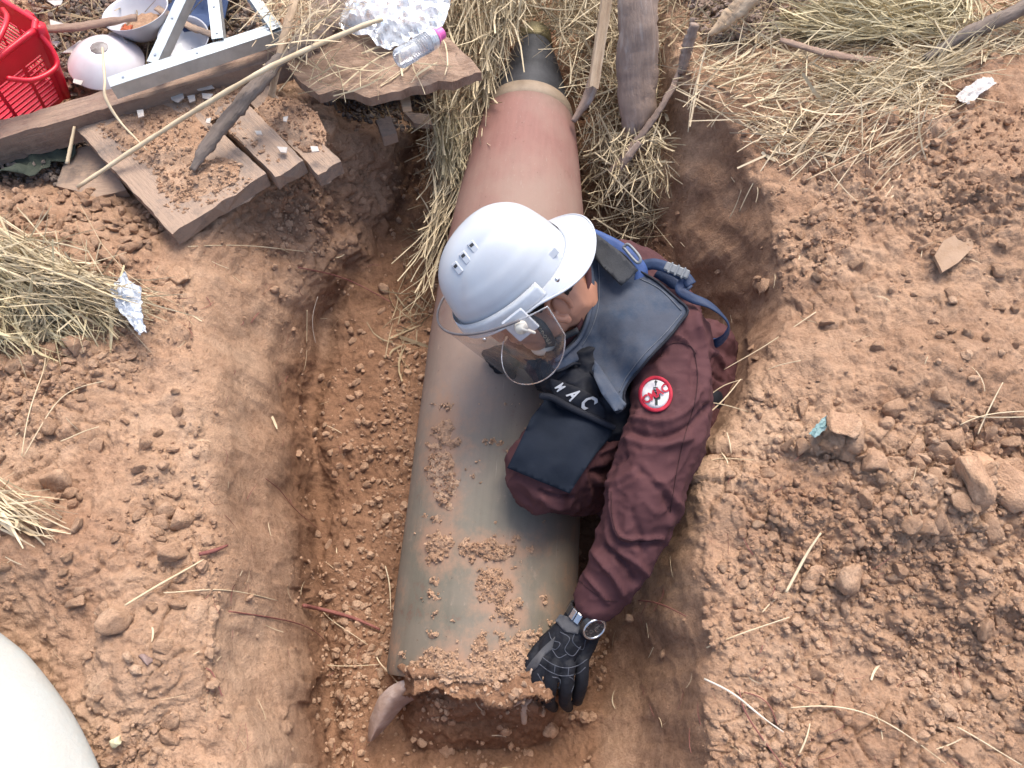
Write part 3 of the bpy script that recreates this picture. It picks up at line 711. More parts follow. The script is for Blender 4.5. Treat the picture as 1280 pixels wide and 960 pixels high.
    lower = smooth(750, 850, PY-16*np.cos((PX-575)/34)-1.5*np.clip(545-PX, 0, 99)-.45*np.clip(PX-650, 0, 99))
    m_ = np.maximum(m_, lower)
    th = (m_+nx*.50-.50)*.013
    keep = th > 0
    P_ = np.zeros(PX.shape+(3,)); ok = np.zeros(PX.shape, bool)
    for a1, b1 in np.argwhere(keep | np.roll(keep, 1, 0) | np.roll(keep, -1, 0) | np.roll(keep, 1, 1) | np.roll(keep, -1, 1)):
        h_ = hit(PX[a1, b1], PY[a1, b1])
        if h_ is None: continue
        xx = (h_-near)@ax
        if xx < 0: continue
        nn = nrm(h_-near-xx*ax); P_[a1, b1] = h_+nn*th[a1, b1].clip(-.003, .0055); ok[a1, b1] = True
    gidx = -np.ones(PX.shape, int); gidx[ok] = np.arange(ok.sum()); Pk = P_[ok]
    hh = lumps(Pk/.012, .4)*.0045+lumps(Pk/.006+3, .8)*.0028; nnk = Pk-near; nnk = nnk-(nnk@ax)[:, None]*ax; nnk /= np.linalg.norm(nnk, axis=1)[:, None]
    Pk = Pk+nnk*(hh*smooth(0, .003, th[ok]))[:, None]
    q = np.stack([gidx[:-1, :-1], gidx[1:, :-1], gidx[1:, 1:], gidx[:-1, 1:]], -1).reshape(-1, 4); q = q[(q >= 0).all(1)]
    o = ob('caked_soil', Pk, q, M['clod'], origin=near); tag(o, 'crumbly brown soil caked in patches on the back of the bomb', 'soil', None, 'stuff')
    sel = rng.choice(len(Pk), 1500); thk = th[ok][sel]
    s_ = rng.uniform(.0010, .0036, 1500)*np.where(rng.random(1500) < .05, 1.7, 1)
    crumbs('soil_crumbs', Pk[sel]+nnk[sel]*.001, nnk[sel], s_, M['clod'], 'small loose crumbs of soil scattered on top of the bomb', 1)
    return near, ax, R, prof
BN, BAX, BR, BPROF = bomb()

# ------------------------------------------------------------------ loose soil
wgt = (loose*1.0+.12*(1-.7*wall))*(.2+patch)*np.where((ppx > -60) & (ppx < 1340) & (ppy > -40) & (ppy < 1010), 1, 0)
wgt = wgt*np.where(zu > 0, 1, 0); wgt /= wgt.sum()
def scatter(n, w, smin, smax, name, label, k=1, pw=3.0):
    i = rng.choice(len(GP2), n, p=w); S = smin+(smax-smin)*rng.random(n)**pw
    jit = rng.normal(size=(n, 3))*.002
    return crumbs(name, GP2[i]+jit, N2[i], S, M['clod'], label, k)
scatter(5200, wgt, .0035, .0115, 'loose_soil', 'loose crumbs of reddish soil lying over both banks and the trench floor', 2, 2.6)
scatter(15000, wgt, .0015, .0045, 'fine_soil_crumbs', 'fine grit and crumbs of soil strewn over banks and trench floor', 1)
cw = wgt*(cliff*3+floor+.0)*1.0; cw /= cw.sum()
scatter(2600, cw, .003, .011, 'fallen_soil', 'fallen soil crumbs on the trench floor and crumbly face below the boards', 1)

def clods(spots, label, group, marks=None, **kw):
    rs = sorted(s[2] for s in spots); lo, hi = rs[len(rs)//3], rs[2*len(rs)//3]
    for s in spots:
        lb = label
        if marks:
            m = min(marks, key=lambda q: (q[0]-s[0])**2+(q[1]-s[1])**2); sz = 'small' if s[2] < lo else 'medium' if s[2] < hi else 'large'
            lb = sz+' '+label+' '+m[2]
        clod(s[0], s[1], s[2], lb, group, **({'flat': s[3]} if len(s) > 3 else {}), **kw)
# one by one: the big slabs and lumps one can point at
clod(1052, 543, .042, 'flat pale slab of dried soil beside the small teal scrap', flat=.34, sink=.1)
clod(1215, 572, .062, 'largest pale slab of cracked dry soil at the right edge', flat=.26, sink=.2)
clod(1140, 560, .040, 'upright pale soil slab between the teal scrap and the largest slab', flat=.45)
clod(1203, 608, .050, 'broad pale soil block just below the largest slab', flat=.5)
clod(1262, 608, .045, 'pale soil block against the right edge below the largest slab', flat=.55)
clod(1087, 585, .036, 'rounded pale soil lump below the flat slab', flat=.6)
clod(1085, 627, .026, 'small pale soil lump lower left of the broad block', flat=.6)
clod(900, 710, .017, 'small round soil clod on the right lip below the elbow', flat=.8)
clod(1015, 718, .034, 'pale soil lump right beside the bleached stalk', flat=.6)
clod(1058, 722, .038, 'wide pale soil lump second to the right of the bleached stalk', flat=.55)
clod(961, 718, .020, 'small soil lump left of the lower end of the bleached stalk')
clod(1180, 215, .030, 'rusty brown clod on the spoil heap right of the straw')
clod(1240, 75, .032, 'reddish clod at the top of the right spoil heap')
clod(1118, 155, .028, 'orange soil lump among the straw on the right bank')
clod(68, 440, .032, 'left of two orange soil lumps under the straw sheaf')
clod(104, 436, .033, 'right of two orange soil lumps under the straw sheaf')
clod(74, 603, .034, 'big rounded soil lump on the left bank below the crossed straws', flat=.65)
clod(146, 778, .027, 'tall yellowish clod standing on the left bank', flat=.9)
clod(210, 640, .022, 'small flaky soil lump above the red twig on the left bank')
clod(215, 693, .030, 'flat yellowish soil flake below the red twig', flat=.5)
clod(228, 650, .028, 'crumbly soil lump at the left rim above the red twig')
clod(154, 920, .0115, 'small cream yellow stone near the white sack', flat=.9).data = (lambda m: (m.materials.clear(), m.materials.append(pm('yellow_stone', (.55, .48, .28), (.68, .62, .42), 30)), m)[2])(clod_meshes[2].copy())
o = clod(182, 824, .018, 'smooth dark purple brown pebble on the left bank', flat=.55, k=4); o.data = clod_meshes[4].copy(); o.data.materials.clear(); o.data.materials.append(pm('pebble', (.17, .115, .10), (.27, .19, .165), 12, .5, .1)); tag(o, None, 'pebble'); o.name = 'pebble'
clod(690, 910, .024, 'round flat soil lump just below the gloved hand', flat=.7, k=1)
clod(560, 940, .026, 'pale soil lump on the floor in front of the bomb end')
clod(140, 275, .026, 'round soil lump below the corner of the pallet boards')
clod(225, 345, .03, 'pale flaky soil lump at the rim below the long thin root')
r_ = np.random.default_rng(5)
heap = [(r_.uniform(10, 215), r_.uniform(236, 330), r_.uniform(.007, .019), r_.uniform(.4, .7)) for _ in range(190)]
heap = [h for h in heap if (h[0]-105)**2/105**2+(h[1]-285)**2/52**2 < 1]
clods(heap, 'pale flaky clod in the heap', 'clods in the heap below the boards', [(40, 260, 'below the dark green cloth'), (110, 255, 'under the end of the long pole'), (180, 270, 'beside the leftmost pallet board'), (50, 310, 'above the straw sheaf'), (130, 310, 'in the lower middle of the heap')], sink=.05)
rt_ = [(r_.uniform(940, 1275), r_.uniform(250, 900), r_.uniform(.008, .021), r_.uniform(.5, .8)) for _ in range(75)]
clods(rt_, 'reddish clod on the right bank', 'loose clods on the right bank', [(1000, 300, 'by the rim above the shoulder'), (1190, 315, 'by the tan flake'), (1240, 400, 'on the spoil heap at the right edge'), (1000, 440, 'level with the sleeve badge'), (1030, 540, 'near the teal scrap'), (1200, 580, 'among the big slabs'), (1000, 700, 'near the bleached stalk'), (1120, 740, 'below the big slabs'), (1240, 760, 'at the right edge below the slabs'), (940, 860, 'near the white root'), (1080, 870, 'beside the long bent straw'), (1220, 880, 'in the bottom right corner')])
lf_ = [(r_.uniform(5, 235), r_.uniform(455, 940), r_.uniform(.008, .022), r_.uniform(.5, .8)) for _ in range(60)]
clods([q for q in lf_ if q[1] < 760 or q[0] > 130], 'reddish clod on the left bank', 'loose clods on the left bank', [(60, 480, 'under the straw sheaf'), (180, 490, 'near the left rim below the silvery wrapper'), (60, 610, 'around the big rounded lump'), (190, 600, 'at the rim above the red twig'), (60, 710, 'below the small sheaf at the edge'), (210, 720, 'near the pale stalk and red twig'), (160, 830, 'around the purple brown pebble'), (210, 920, 'right of the yellow stone')])
fl_ = [(r_.uniform(395, 480), r_.uniform(360, 930), r_.uniform(.007, .017), .7) for _ in range(45)]
clods(fl_, 'brown clod on the trench floor', 'clods on the trench floor', [(450, 400, 'left of the visor'), (440, 520, 'at the foot of the left wall'), (440, 650, 'beside the middle of the bomb'), (430, 760, 'around the thick red root'), (430, 900, 'left of the torn fin')])
sl_ = [(r_.uniform(1060, 1275), r_.uniform(535, 660), r_.uniform(.014, .030), .5) for _ in range(26)]
clods(sl_, 'pale piece of broken dry crust', 'broken crust pieces at the right', [(1080, 560, 'right of the flat slab'), (1140, 600, 'between the slabs'), (1210, 560, 'above the largest slab'), (1230, 640, 'below the broad block')])

# ------------------------------------------------------------------ the kneeling man
def person():
    P = lambda x, y, d: D(x, y, d)
    rt = root('person', T(850, 560), 'man in maroon coveralls, white helmet and navy vest kneeling over the bomb and reaching down', 'person')
    # head frame measured from the photograph: crown, face, left-side directions
    U = cdir(-.62, .54, .56); F0 = cdir(-.72, -.67, -.15); F = nrm(F0-(F0@U)*U); S = np.cross(U, F)
    HF = np.stack([F, S, U], 1)
    Hc = P(659, 355, 1.300)
    hp = lambda f, s, u: Hc+F*f+S*s+U*u
    J = dict(neckT=Hc-U*.085-F*.03, neckB=P(764, 356, 1.43), shL=P(836, 428, 1.335), shR=P(780, 352, 1.50), chest=P(790, 395, 1.45), belly=P(800, 455, 1.52), pel=P(846, 478, 1.60),
             elL=P(808, 605, 1.255), wrL=P(741, 764, 1.285), elR=P(700, 395, 1.56), wrR=P(640, 446, 1.45), hipL=P(862, 500, 1.60), hipR=P(812, 462, 1.60),
             knR=P(684, 588, 1.325), knL=P(776, 602, 1.46), ftR=P(770, 560, 1.62), ftL=P(815, 640, 1.60))
    # ---- body: one continuous skin surface (mostly under the clothes)
    b = []
    b.append(ball(hp(-.012, 0, .025), (.087, .074, .088), HF, 3))          # skull
    b.append(ball(hp(.030, 0, -.035), (.062, .060, .075), HF, 3))          # face
    b.append(ball(hp(.050, 0, -.088), (.034, .038, .030), HF, 3))          # chin
    b.append(ball(hp(.015, .036, -.070), (.045, .022, .035), HF)); b.append(ball(hp(.015, -.036, -.070), (.045, .022, .035), HF))
    for s_ in (1, -1):
        b.append(ball(hp(.060, s_*.034, -.034), (.026, .022, .022), HF))      # cheek
        b.append(ball(hp(.078, s_*.026, .014), (.020, .026, .009), HF))      # brow ridge
        b.append(ball(hp(.102, s_*.009, -.038), (.010, .009, .009), HF, 1))  # nostril
    b.append(ball(hp(.092, 0, -.030), (.022, .011, .013), HF)); b.append(ball(hp(.084, 0, -.010), (.018, .009, .024), HF))
    b.append(ball(hp(.080, 0, -.060), (.016, .024, .0075), HF)); b.append(ball(hp(.078, 0, -.071), (.014, .020, .007), HF))
    b += chain([hp(-.025, 0, -.045), J['neckT'], J['neckB']], [.060, .055, .052])
    v, n_, f = remesh(b, .0026, 3)
    # full body surface under the clothes
    b2 = []
    b2 += chain([J['neckB'], J['chest'], J['belly'], J['pel']], [.075, .105, .105, .115])
    b2 += chain([J['shR'], J['neckB']*.5+J['chest']*.5, J['shL']], [.055, .08, .055])
    b2 += chain([J['shL'], J['elL'], J['wrL']], [.052, .044, .026]); b2 += chain([J['shR'], J['elR'], J['wrR']], [.052, .044, .026])
    b2 += chain([J['hipR'], J['knR'], J['ftR']], [.085, .055, .04]); b2 += chain([J['hipL'], J['knL'], J['ftL']], [.085, .055, .04])
    b2 += chain([J['neckT'], J['neckB']], [.054, .052])
    hb = b+b2
    v, n_, f = remesh(hb, .0034, 3)
    ob('body', v, f, M['skin'], rt)
    # ear
    e = []
    ec = hp(-.020, .079, -.024)
    et = np.linspace(-.6, 4.2, 14); eo = [ec+U*(.030*math.sin(a))+F*(-.004+.018*math.cos(a))*(-1)+S*(.010+.004*math.sin(a)) for a in et]
    v, f = tube(np.array(eo), [.0045, .0055, .0055, .005, .007], 8, 40, round_end=True); parts = [(v, f)]
    parts.append(ball(ec-U*.006+S*.002, (.015, .007, .024), HF)); parts.append(ball(ec-U*.031+F*.010+S*.006, (.008, .006, .010), HF)); parts.append(ball(ec+F*.016-U*.008+S*.005, (.005, .005, .007), HF, 1))
    v, n_, f = remesh(parts, .0013, 3); ob('ear', v, f, M['skin'], rt)
    # eyes closed-looking-down lids with lashes and brow hair
    for s_ in (1, -1):
        v, f = tube([hp(.083, s_*.014, .013), hp(.087, s_*.027, .019), hp(.078, s_*.042, .014)], [.0022, .0034, .0018], 6); ob('eyebrow', v, f, M['hair'], rt)
        v, f = ball(hp(.070, s_*.030, -.006), .0125, None, 2); ob('eye', v, f, M['white'], rt)
        v, f = tube([hp(.079, s_*.018, -.010), hp(.084, s_*.029, -.011), hp(.076, s_*.042, -.010)], [.001, .0022, .001], 6); ob('eyelid', v, f, M['hair'], rt)
    v, f = tube([hp(.084, -.020, -.0655), hp(.0915, 0, -.0645), hp(.084, .020, -.0655)], [.0008, .0016, .0008], 5); ob('mouth', v, f, pm('lip_line', (.14, .05, .04), (.2, .08, .06)), rt)
    # hair: close cropped cap below the helmet, ragged lower edge
    hv = []; hf = []
    nu, nv = 90, 26
    for i in range(nu):
        a = -math.pi+2*math.pi*i/(nu-1)               # 0 = face
        back = .5-.5*math.cos(a)
        low = .004-.062*smooth(.40, .80, np.array(back))-.028*np.exp(-((abs(a)-1.28)/.22)**2)
        low = float(low)+.004*math.sin(i*2.7)+rng.normal()*.0015
        for j in range(nv):
            u_ = .07+(low-.07)*j/(nv-1)
            k_ = math.sqrt(max(.05, 1-((u_-.025)/.097)**2))
            k_ *= .945; k2 = k_ if u_ > -.02 else k_+(-.02-u_)*1.5
            off = 1.0 if j < nv-1 else .97
            hv.append(hp(-.012+.0995*k2*math.cos(a)*off, .081*k2*math.sin(a)*off, u_))
    hv = np.array(hv); hv = hv+fbm(hv*160, 2)[:, None]*S*.0012
    i_ = np.arange(nu*nv).reshape(nu, nv); hf = np.stack([i_[:-1, :-1], i_[:-1, 1:], i_[1:, 1:], i_[1:, :-1]], -1).reshape(-1, 4)
    ob('hair', hv, hf, M['hair'], rt)
    # ---- coveralls
    c = []
    c += chain([J['neckB']+(J['neckB']-J['neckT'])*.1, J['chest'], J['belly'], J['pel']], [.085, .128, .130, .132])
    c += chain([J['shR'], P(796, 378, 1.44), J['shL']], [.070, .092, .078])
    c += chain([J['shL'], P(838, 520, 1.285), J['elL'], P(782, 690, 1.262), P(748, 748, 1.278)], [.072, .070, .066, .055, .041])
    c += chain([J['shR'], P(750, 336, 1.56), P(712, 360, 1.60), J['elR'], P(655, 436, 1.46)], [.064, .060, .060, .058, .040])
    c += chain([J['hipR'], P(745, 530, 1.44), J['knR']], [.105, .098, .076]); c += chain([J['knR'], P(735, 600, 1.46), J['ftR']], [.074, .066, .060])
    c += chain([J['hipL'], P(830, 560, 1.50), J['knL'], J['ftL']], [.110, .095, .076, .064])
    c += chain([P(880, 470, 1.62), P(900, 482, 1.60)], [.085, .050]); c += chain([P(870, 450, 1.62), P(885, 430, 1.56)], [.09, .05])
    v, n_, f = remesh(c, .0042, 6)
    vx, vy, vd = proj(v)
    face = smooth(-.05, .35, -(n_@FWD)+0*vx)
    arm = np.exp(-(np.clip(480-vy, 0, 999)/40)**2)*smooth(700, 735, vx)
    # soft wrinkles: stretched noise, then the folds that show in the photo
    h = fbm(v*11+5, 3)*.0040+(1-np.abs(fbm(v*[15, 15, 8]+2, 2)))**5*.0050+(1-np.abs(fbm(v*[34, 34, 20]+9, 2)))**6*.0022
    def fold(pts, w, a):
        nonlocal h
        p = catmull(np.array(pts, float), 30); dmin = np.full(len(v), 1e9)
        for q0, q1 in zip(p[:-1], p[1:]):
            dx, dy = q1-q0; L2 = dx*dx+dy*dy; t = np.clip(((vx-q0[0])*dx+(vy-q0[1])*dy)/L2, 0, 1)
            dmin = np.minimum(dmin, (vx-q0[0]-t*dx)**2+(vy-q0[1]-t*dy)**2)
        g = a*np.exp(-dmin/(w*w))*face*(vd < 1.5)
        h = h+g
    fold([(792, 522), (830, 528), (858, 512), (872, 490)], 3.90, .009); fold([(786, 538), (826, 546), (862, 532), (884, 508)], 3.90, -.010)
    fold([(780, 548), (820, 558), (860, 548)], 4.68, .008); fold([(772, 512), (800, 516)], 3.12, .007)
    fold([(748, 565), (762, 558), (775, 545)], 3.90, .010); fold([(742, 590), (760, 586), (780, 570)], 3.90, -.011); fold([(746, 600), (765, 604), (792, 590)], 4.68, .008)
    fold([(765, 612), (766, 645), (775, 668), (800, 674), (826, 672)], 2.50, .0075); fold([(760, 615), (760, 650), (771, 676), (800, 682), (826, 680)], 3.12, -.009)
    fold([(820, 600), (845, 630), (835, 655)], 4.68, .008); fold([(800, 590), (828, 612), (838, 640)], 4.68, -.007)
    fold([(745, 690), (765, 715), (778, 740)], 3.90, .010); fold([(757, 684), (780, 706), (792, 726)], 3.90, -.010); fold([(775, 690), (796, 704), (806, 716)], 3.90, .007)
    fold([(728, 712), (748, 735), (760, 752)], 3.12, .006); fold([(790, 640), (806, 690)], 4.68, -.006)
    fold([(835, 345), (862, 380), (880, 440), (880, 500)], 4.68, .007); fold([(850, 400), (864, 440), (866, 480)], 4.68, -.006); fold([(812, 352), (850, 372)], 3.90, .006)
    fold([(832, 432), (842, 420), (864, 432), (868, 440)], 2.34, .005); fold([(826, 440), (812, 452)], 3.12, -.006)
    fold([(678, 620), (690, 628), (722, 634)], 3.12, .008); fold([(675, 612), (690, 618), (715, 622)], 2.34, -.009); fold([(640, 600), (650, 622), (676, 640)], 3.90, .004); fold([(640, 545), (652, 525), (668, 512)], 3.90, .006)
    fold([(888, 440), (905, 455), (922, 470)], 3.90, .009); fold([(890, 470), (905, 478), (915, 488)], 3.12, -.008)
    v = v+n_*h[:, None]
    # sit the cuff and legs out of the bomb
    cov = ob('coveralls', v, f, M['cloth'], rt)
    tree = BVHTree.FromPolygons([tuple(q) for q in v], [list(map(int, q)) for q in f])
    def ray(x, y, tr=tree):
        d_ = V(nrm(P(x, y, 1.0)-CAMP)); h_ = tr.ray_cast(V(CAMP), d_)
        return None if h_[0] is None else (np.array(h_[0])-CAMP)@FWD
    def drape(outline, step, off, thick, mat, name, parent=rt, tr=tree, guide=None, smooth_it=14, wr=.0015, sm=True, follow=1.0):
        "cloth panel cut to a photographed outline and laid over the body; guide = (x,y,depth) controls where it hangs free"
        p, f_, nb = poly_fill(outline, step)
        dd = np.array([ray(a, b_, tr) or np.nan for a, b_ in p])
        if guide is not None:
            g = np.array(guide, float); gd = []
            for a, b_ in p:
                w_ = 1/(((g[:, 0]-a)**2+(g[:, 1]-b_)**2)+30)**1.5; gd.append((w_*g[:, 2]).sum()/w_.sum())
            gd = np.array(gd)
        else:
            okk = ~np.isnan(dd); gd = np.array([dd[okk][np.argsort((p[okk]-q)[:, 0]**2+(p[okk]-q)[:, 1]**2)[:4]].mean() for q in p])
        dd0 = np.where(np.isnan(dd), gd, dd); dn = np.minimum(dd0*follow+gd*(1-follow), dd0)-off
        nbr = [[] for _ in p]
        for q in f_:
            for a, b_ in zip(q, q[1:]+q[:1]): nbr[a].append(b_); nbr[b_].append(a)
        for _ in range(smooth_it):
            dn = np.minimum(np.array([.4*dn[i]+.6*np.mean(dn[nbr[i]]) if nbr[i] else dn[i] for i in range(len(dn))]), dd0-off*.8)
        w = P(p[:, 0], p[:, 1], dn); w = w-FWD*(fbm(w*22+1, 3)*wr*2)[:, None]
        nn_ = -np.broadcast_to(FWD, w.shape)
        v_, f2 = sheet_solid(w, f_, thick, nn_)
        return ob(name, v_, f2, mat, parent, sm=sm), w, f_, nb
    def on_surface(pts2, faces, tr, off):
        w = []
        for a, b_ in pts2:
            d_ = V(nrm(P(a, b_, 1.0)-CAMP)); h_ = tr.ray_cast(V(CAMP), d_)
            dd = (np.array(h_[0])-CAMP)@FWD if h_[0] is not None else 1.3
            w.append(P(a, b_, dd-off))
        return np.array(w), faces
    def text2d(s_, size, cx, cy, ang, sx=1.0, bold=0.0, res=2):
        cu = bpy.data.curves.new('t', 'FONT'); cu.body = s_; cu.size = 1; cu.align_x = 'CENTER'; cu.align_y = 'CENTER'; cu.offset = bold; cu.resolution_u = res
        o = bpy.data.objects.new('t', cu); COL.objects.link(o); dg = bpy.context.evaluated_depsgraph_get(); me = o.evaluated_get(dg).to_mesh()
        bm = bmesh.new(); bm.from_mesh(me); bmesh.ops.triangulate(bm, faces=bm.faces)
        p = np.array([(q.co.x*size*sx, q.co.y*size) for q in bm.verts]); f_ = [[w.index for w in q.verts] for q in bm.faces]; bm.free()
        bpy.data.objects.remove(o); bpy.data.curves.remove(cu)
        ca_, sa = math.cos(ang), math.sin(ang)
        return np.stack([cx+p[:, 0]*ca_-(-p[:, 1])*sa, cy+p[:, 0]*sa+(-p[:, 1])*ca_], 1), f_
    def disc2d(cx, cy, r, r0=0, n=40, sq=1.0):
        t = np.arange(n)*2*math.pi/n; k = 1 if r0 else 0
        rr = [r0, (r0+r)/2, r] if r0 else [r*.001, r*.35, r*.7, r]
        p = np.concatenate([np.stack([cx+q*np.cos(t)*sq, cy+q*np.sin(t)], 1) for q in rr]); f_ = []
        for a in range(len(rr)-1):
            for i in range(n): j = (i+1) % n; f_.append([a*n+i, a*n+j, (a+1)*n+j, (a+1)*n+i])
        return p, f_
    # round badge on the sleeve
    lv = 0
    bd = [('badge_rim', disc2d(819.5, 492.5, 21.5, 17.0), M['red'], .0035), ('badge_face', disc2d(819.5, 492.5, 17.3), M['white'], .0030)]
    bob = None
    for nm, (p, f_), mt, off in bd:
        p = p.copy(); p[:, 1] = 492.5+(p[:, 1]-492.5)*1.06
        w, f_ = on_surface(p, f_, tree, off)
        v_, f2 = sheet_solid(w, [list(q) for q in f_], .0015, -FWD)
        if bob is None: bob = ob('badge', v_, f2, mt, rt)
        else: ob(nm, v_, f2, mt, bob)
    # black figure behind the lettering: mast with a cross bar and stacked blocks
    def rect2(cx, cy, w_, h_): return np.array([(cx-w_/2, cy-h_/2), (cx+w_/2, cy-h_/2), (cx+w_/2, cy+h_/2), (cx-w_/2, cy+h_/2)]), [[0, 1, 2, 3]]
    bits = [rect2(819.8, 478.5, 1.3, 7), rect2(820, 477, 4, 1.2), rect2(819.4, 484.5, 5.5, 1.4), rect2(819.4, 487.5, 7, 1.8), rect2(819, 490.8, 8, 2.4), rect2(821.5, 496, 8, 5), rect2(820.5, 501.8, 3.2, 9)]
    pv, pf = join([(np.c_[a, np.zeros(len(a))], b_) for a, b_ in bits]); w, pf = on_surface(pv[:, :2], pf, tree, .0042); ob('badge_emblem', w, pf, M['black'], bob)
    p, f_ = text2d('CMAC', 14.5, 819.5, 492.5, -.52, .86, .035); w, f_ = on_surface(p, f_, tree, .0056); ob('badge_lettering', w, f_, M['red'], bob)
    # ---- vest: back and side flap
    outl = [(726, 300), (742, 296), (772, 312), (795, 336), (822, 352), (862, 388), (838, 420), (812, 447), (790, 474), (779, 490), (781, 508), (771, 516), (757, 494), (744, 470), (722, 452), (704, 462), (690, 466), (688, 452), (704, 440), (720, 424), (731, 404), (737, 380), (738, 350), (734, 322)]
    g = [(735, 305, 1.34), (795, 340, 1.33), (860, 388, 1.285), (738, 360, 1.335), (725, 420, 1.315), (695, 456, 1.31), (780, 500, 1.245), (812, 447, 1.235), (790, 400, 1.275)]
    vest, w, f_, nb = drape(outl, 5, .014, .010, M['navy'], 'vest_panel', guide=g, follow=.25, wr=.002)
    vtree = BVHTree.FromPolygons([tuple(q) for q in w], f_)
    ring = list(range(nb))+[0]; v_, f2 = tube(w[ring][::2]+CZ*.001, .0024, 6, n=len(ring)); ob('vest_binding', v_, f2, M['navy_dark'], rt)
    # neck edge rolled binding
    v_, f2 = tube([P(x, y, (ray(x, y, vtree) or 1.33)-.004) for x, y in [(736, 318), (740, 345), (740, 375), (734, 402), (724, 424), (708, 440), (694, 452)]], .0042, 8); ob('vest_collar_binding', v_, f2, M['navy'], rt)
    # shirt collar standing round the neck
    co_ = catmull([P(712, 300, 1.345), P(729, 308, 1.325), P(736, 342, 1.308), P(733, 378, 1.305), P(724, 408, 1.312), P(706, 430, 1.325)], 24); ci = catmull([P(706, 304, 1.40), P(721, 318, 1.37), P(727, 345, 1.355), P(725, 374, 1.355), P(716, 402, 1.365), P(700, 422, 1.375)], 24)
    lo = catmull([P(722, 296, 1.40), P(742, 308, 1.38), P(749, 346, 1.36), P(745, 390, 1.355), P(734, 422, 1.36), P(716, 446, 1.37)], 24)
    w = np.concatenate([ci, co_, lo]); ff = [[a*24+i, a*24+i+1, (a+1)*24+i+1, (a+1)*24+i] for a in (0, 1) for i in range(23)]
    v_, f2 = sheet_solid(w, ff, .003, nrm(P(700, 360, 1.3)-P(760, 360, 1.4))*-1); ob('shirt_collar', v_, f2, M['cloth'], rt)
    # chest front of the vest: dark bunched cloth between chin and thigh
    cf = chain([P(700, 462, 1.36), P(722, 492, 1.36), P(748, 520, 1.37)], [.040, .062, .066])+chain([P(735, 455, 1.38), P(765, 500, 1.36)], [.07, .06])+chain([P(672, 462, 1.40), P(700, 475, 1.38)], [.02, .04])
    v, n_, f = remesh(cf, .004, 4); x_, y_, d_ = proj(v)
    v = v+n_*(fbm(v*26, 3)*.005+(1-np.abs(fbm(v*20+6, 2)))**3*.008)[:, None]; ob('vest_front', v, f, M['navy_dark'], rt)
    ftree = BVHTree.FromPolygons([tuple(q) for q in v], [list(map(int, q)) for q in f])
    def seam(pts, tr, name, mat, off=.0012, r_=.0007, par=rt):
        q = catmull(np.array([(x, y, 0) for x, y in pts], float), len(pts)*8); w_, _ = on_surface(q[:, :2], [], tr, off); v_, f_2 = tube(w_, r_, 5, n=len(w_)); ob(name, v_, f_2, mat, par)
    M['stitch'] = pm('grey_stitching', (.09, .10, .12), (.15, .16, .18), 60, .8, 0); M['stitch_m'] = pm('dark_maroon_seam', (.030, .012, .013), (.045, .018, .02), 60, .9, 0)
    seam([(747, 320), (749, 350), (748, 382), (740, 410), (728, 432)], vtree, 'vest_stitching', M['stitch'])
    seam([(852, 392), (830, 418), (806, 442), (784, 470), (774, 490)], vtree, 'vest_stitching', M['stitch'])
    seam([(800, 348), (826, 362), (852, 388)], vtree, 'vest_stitching', M['stitch'])
    seam([(868, 440), (872, 470), (868, 505), (856, 545), (846, 590), (838, 640)], tree, 'sleeve_seam', M['stitch_m'])
    seam([(826, 446), (832, 434), (846, 428), (862, 432), (870, 442)], tree, 'sleeve_seam', M['stitch_m'])
    seam([(764, 614), (765, 645), (774, 670), (798, 677), (824, 675)], tree, 'sleeve_seam', M['stitch_m'])
    seam([(722, 724), (738, 738), (756, 750), (772, 752)], tree, 'cuff_seam', M['stitch_m'])
    # pocket flap fold at the side
    fl, w, f_, nb = drape([(743, 450), (750, 458), (772, 492), (783, 505), (778, 512), (768, 514), (752, 492), (742, 470)], 4, .006, .003, M['navy'], 'pocket_flap', tr=vtree, guide=[(743, 450, 1.30), (783, 505, 1.24), (752, 492, 1.27)], wr=.001)
    # gathered cloth under the chin
    for k, pts in enumerate([[(694, 476), (704, 466), (716, 468), (726, 478), (734, 474)], [(698, 482), (708, 474), (719, 482), (728, 486)], [(712, 466), (724, 464), (734, 470), (738, 482), (732, 488)], [(690, 482), (702, 486), (716, 492)]]):
        v_, f2 = tube([P(x, y, 1.318+.003*k) for x, y in pts], [.005, .009, .008, .005], 8, round_end=True); ob('gathered_fabric', v_, f2, M['navy_dark'], rt)
    # hem band with the lettering, standing off above the thigh
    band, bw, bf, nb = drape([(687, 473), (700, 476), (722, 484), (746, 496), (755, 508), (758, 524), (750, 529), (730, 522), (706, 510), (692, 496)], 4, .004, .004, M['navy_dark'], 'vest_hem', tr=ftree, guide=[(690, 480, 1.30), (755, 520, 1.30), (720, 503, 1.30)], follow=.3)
    btree = BVHTree.FromPolygons([tuple(q) for q in bw], bf)
    # white vest lettering C M A C foreshortened along the folded hem: the last letters show
    for s_, cx, cy, an, sz, sx in (('M', 699.5, 484.5, 1.0, 17, .55), ('A', 716.5, 494, 1.02, 24, .55), ('C', 735.0, 503.5, 1.05, 30, .58)):
        p, f_ = text2d(s_, sz, cx, cy, an, sx, .03); w, f_ = on_surface(p, f_, btree, .0022)
        ob('vest_letter', w, f_, M['letter'], band)
    # groin flap over the thigh
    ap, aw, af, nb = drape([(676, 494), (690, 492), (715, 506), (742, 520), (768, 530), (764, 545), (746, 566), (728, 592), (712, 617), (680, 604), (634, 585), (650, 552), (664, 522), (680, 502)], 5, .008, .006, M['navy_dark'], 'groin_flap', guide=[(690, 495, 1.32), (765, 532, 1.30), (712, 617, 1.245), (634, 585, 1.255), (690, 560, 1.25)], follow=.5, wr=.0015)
    ap.data.materials.clear(); ap.data.materials.append(pm('navy_canvas', (.005, .008, .014), (.009, .013, .022), 9, .8, .35, 200, dist=.001, c3=(.014, .019, .030), spec=.15))
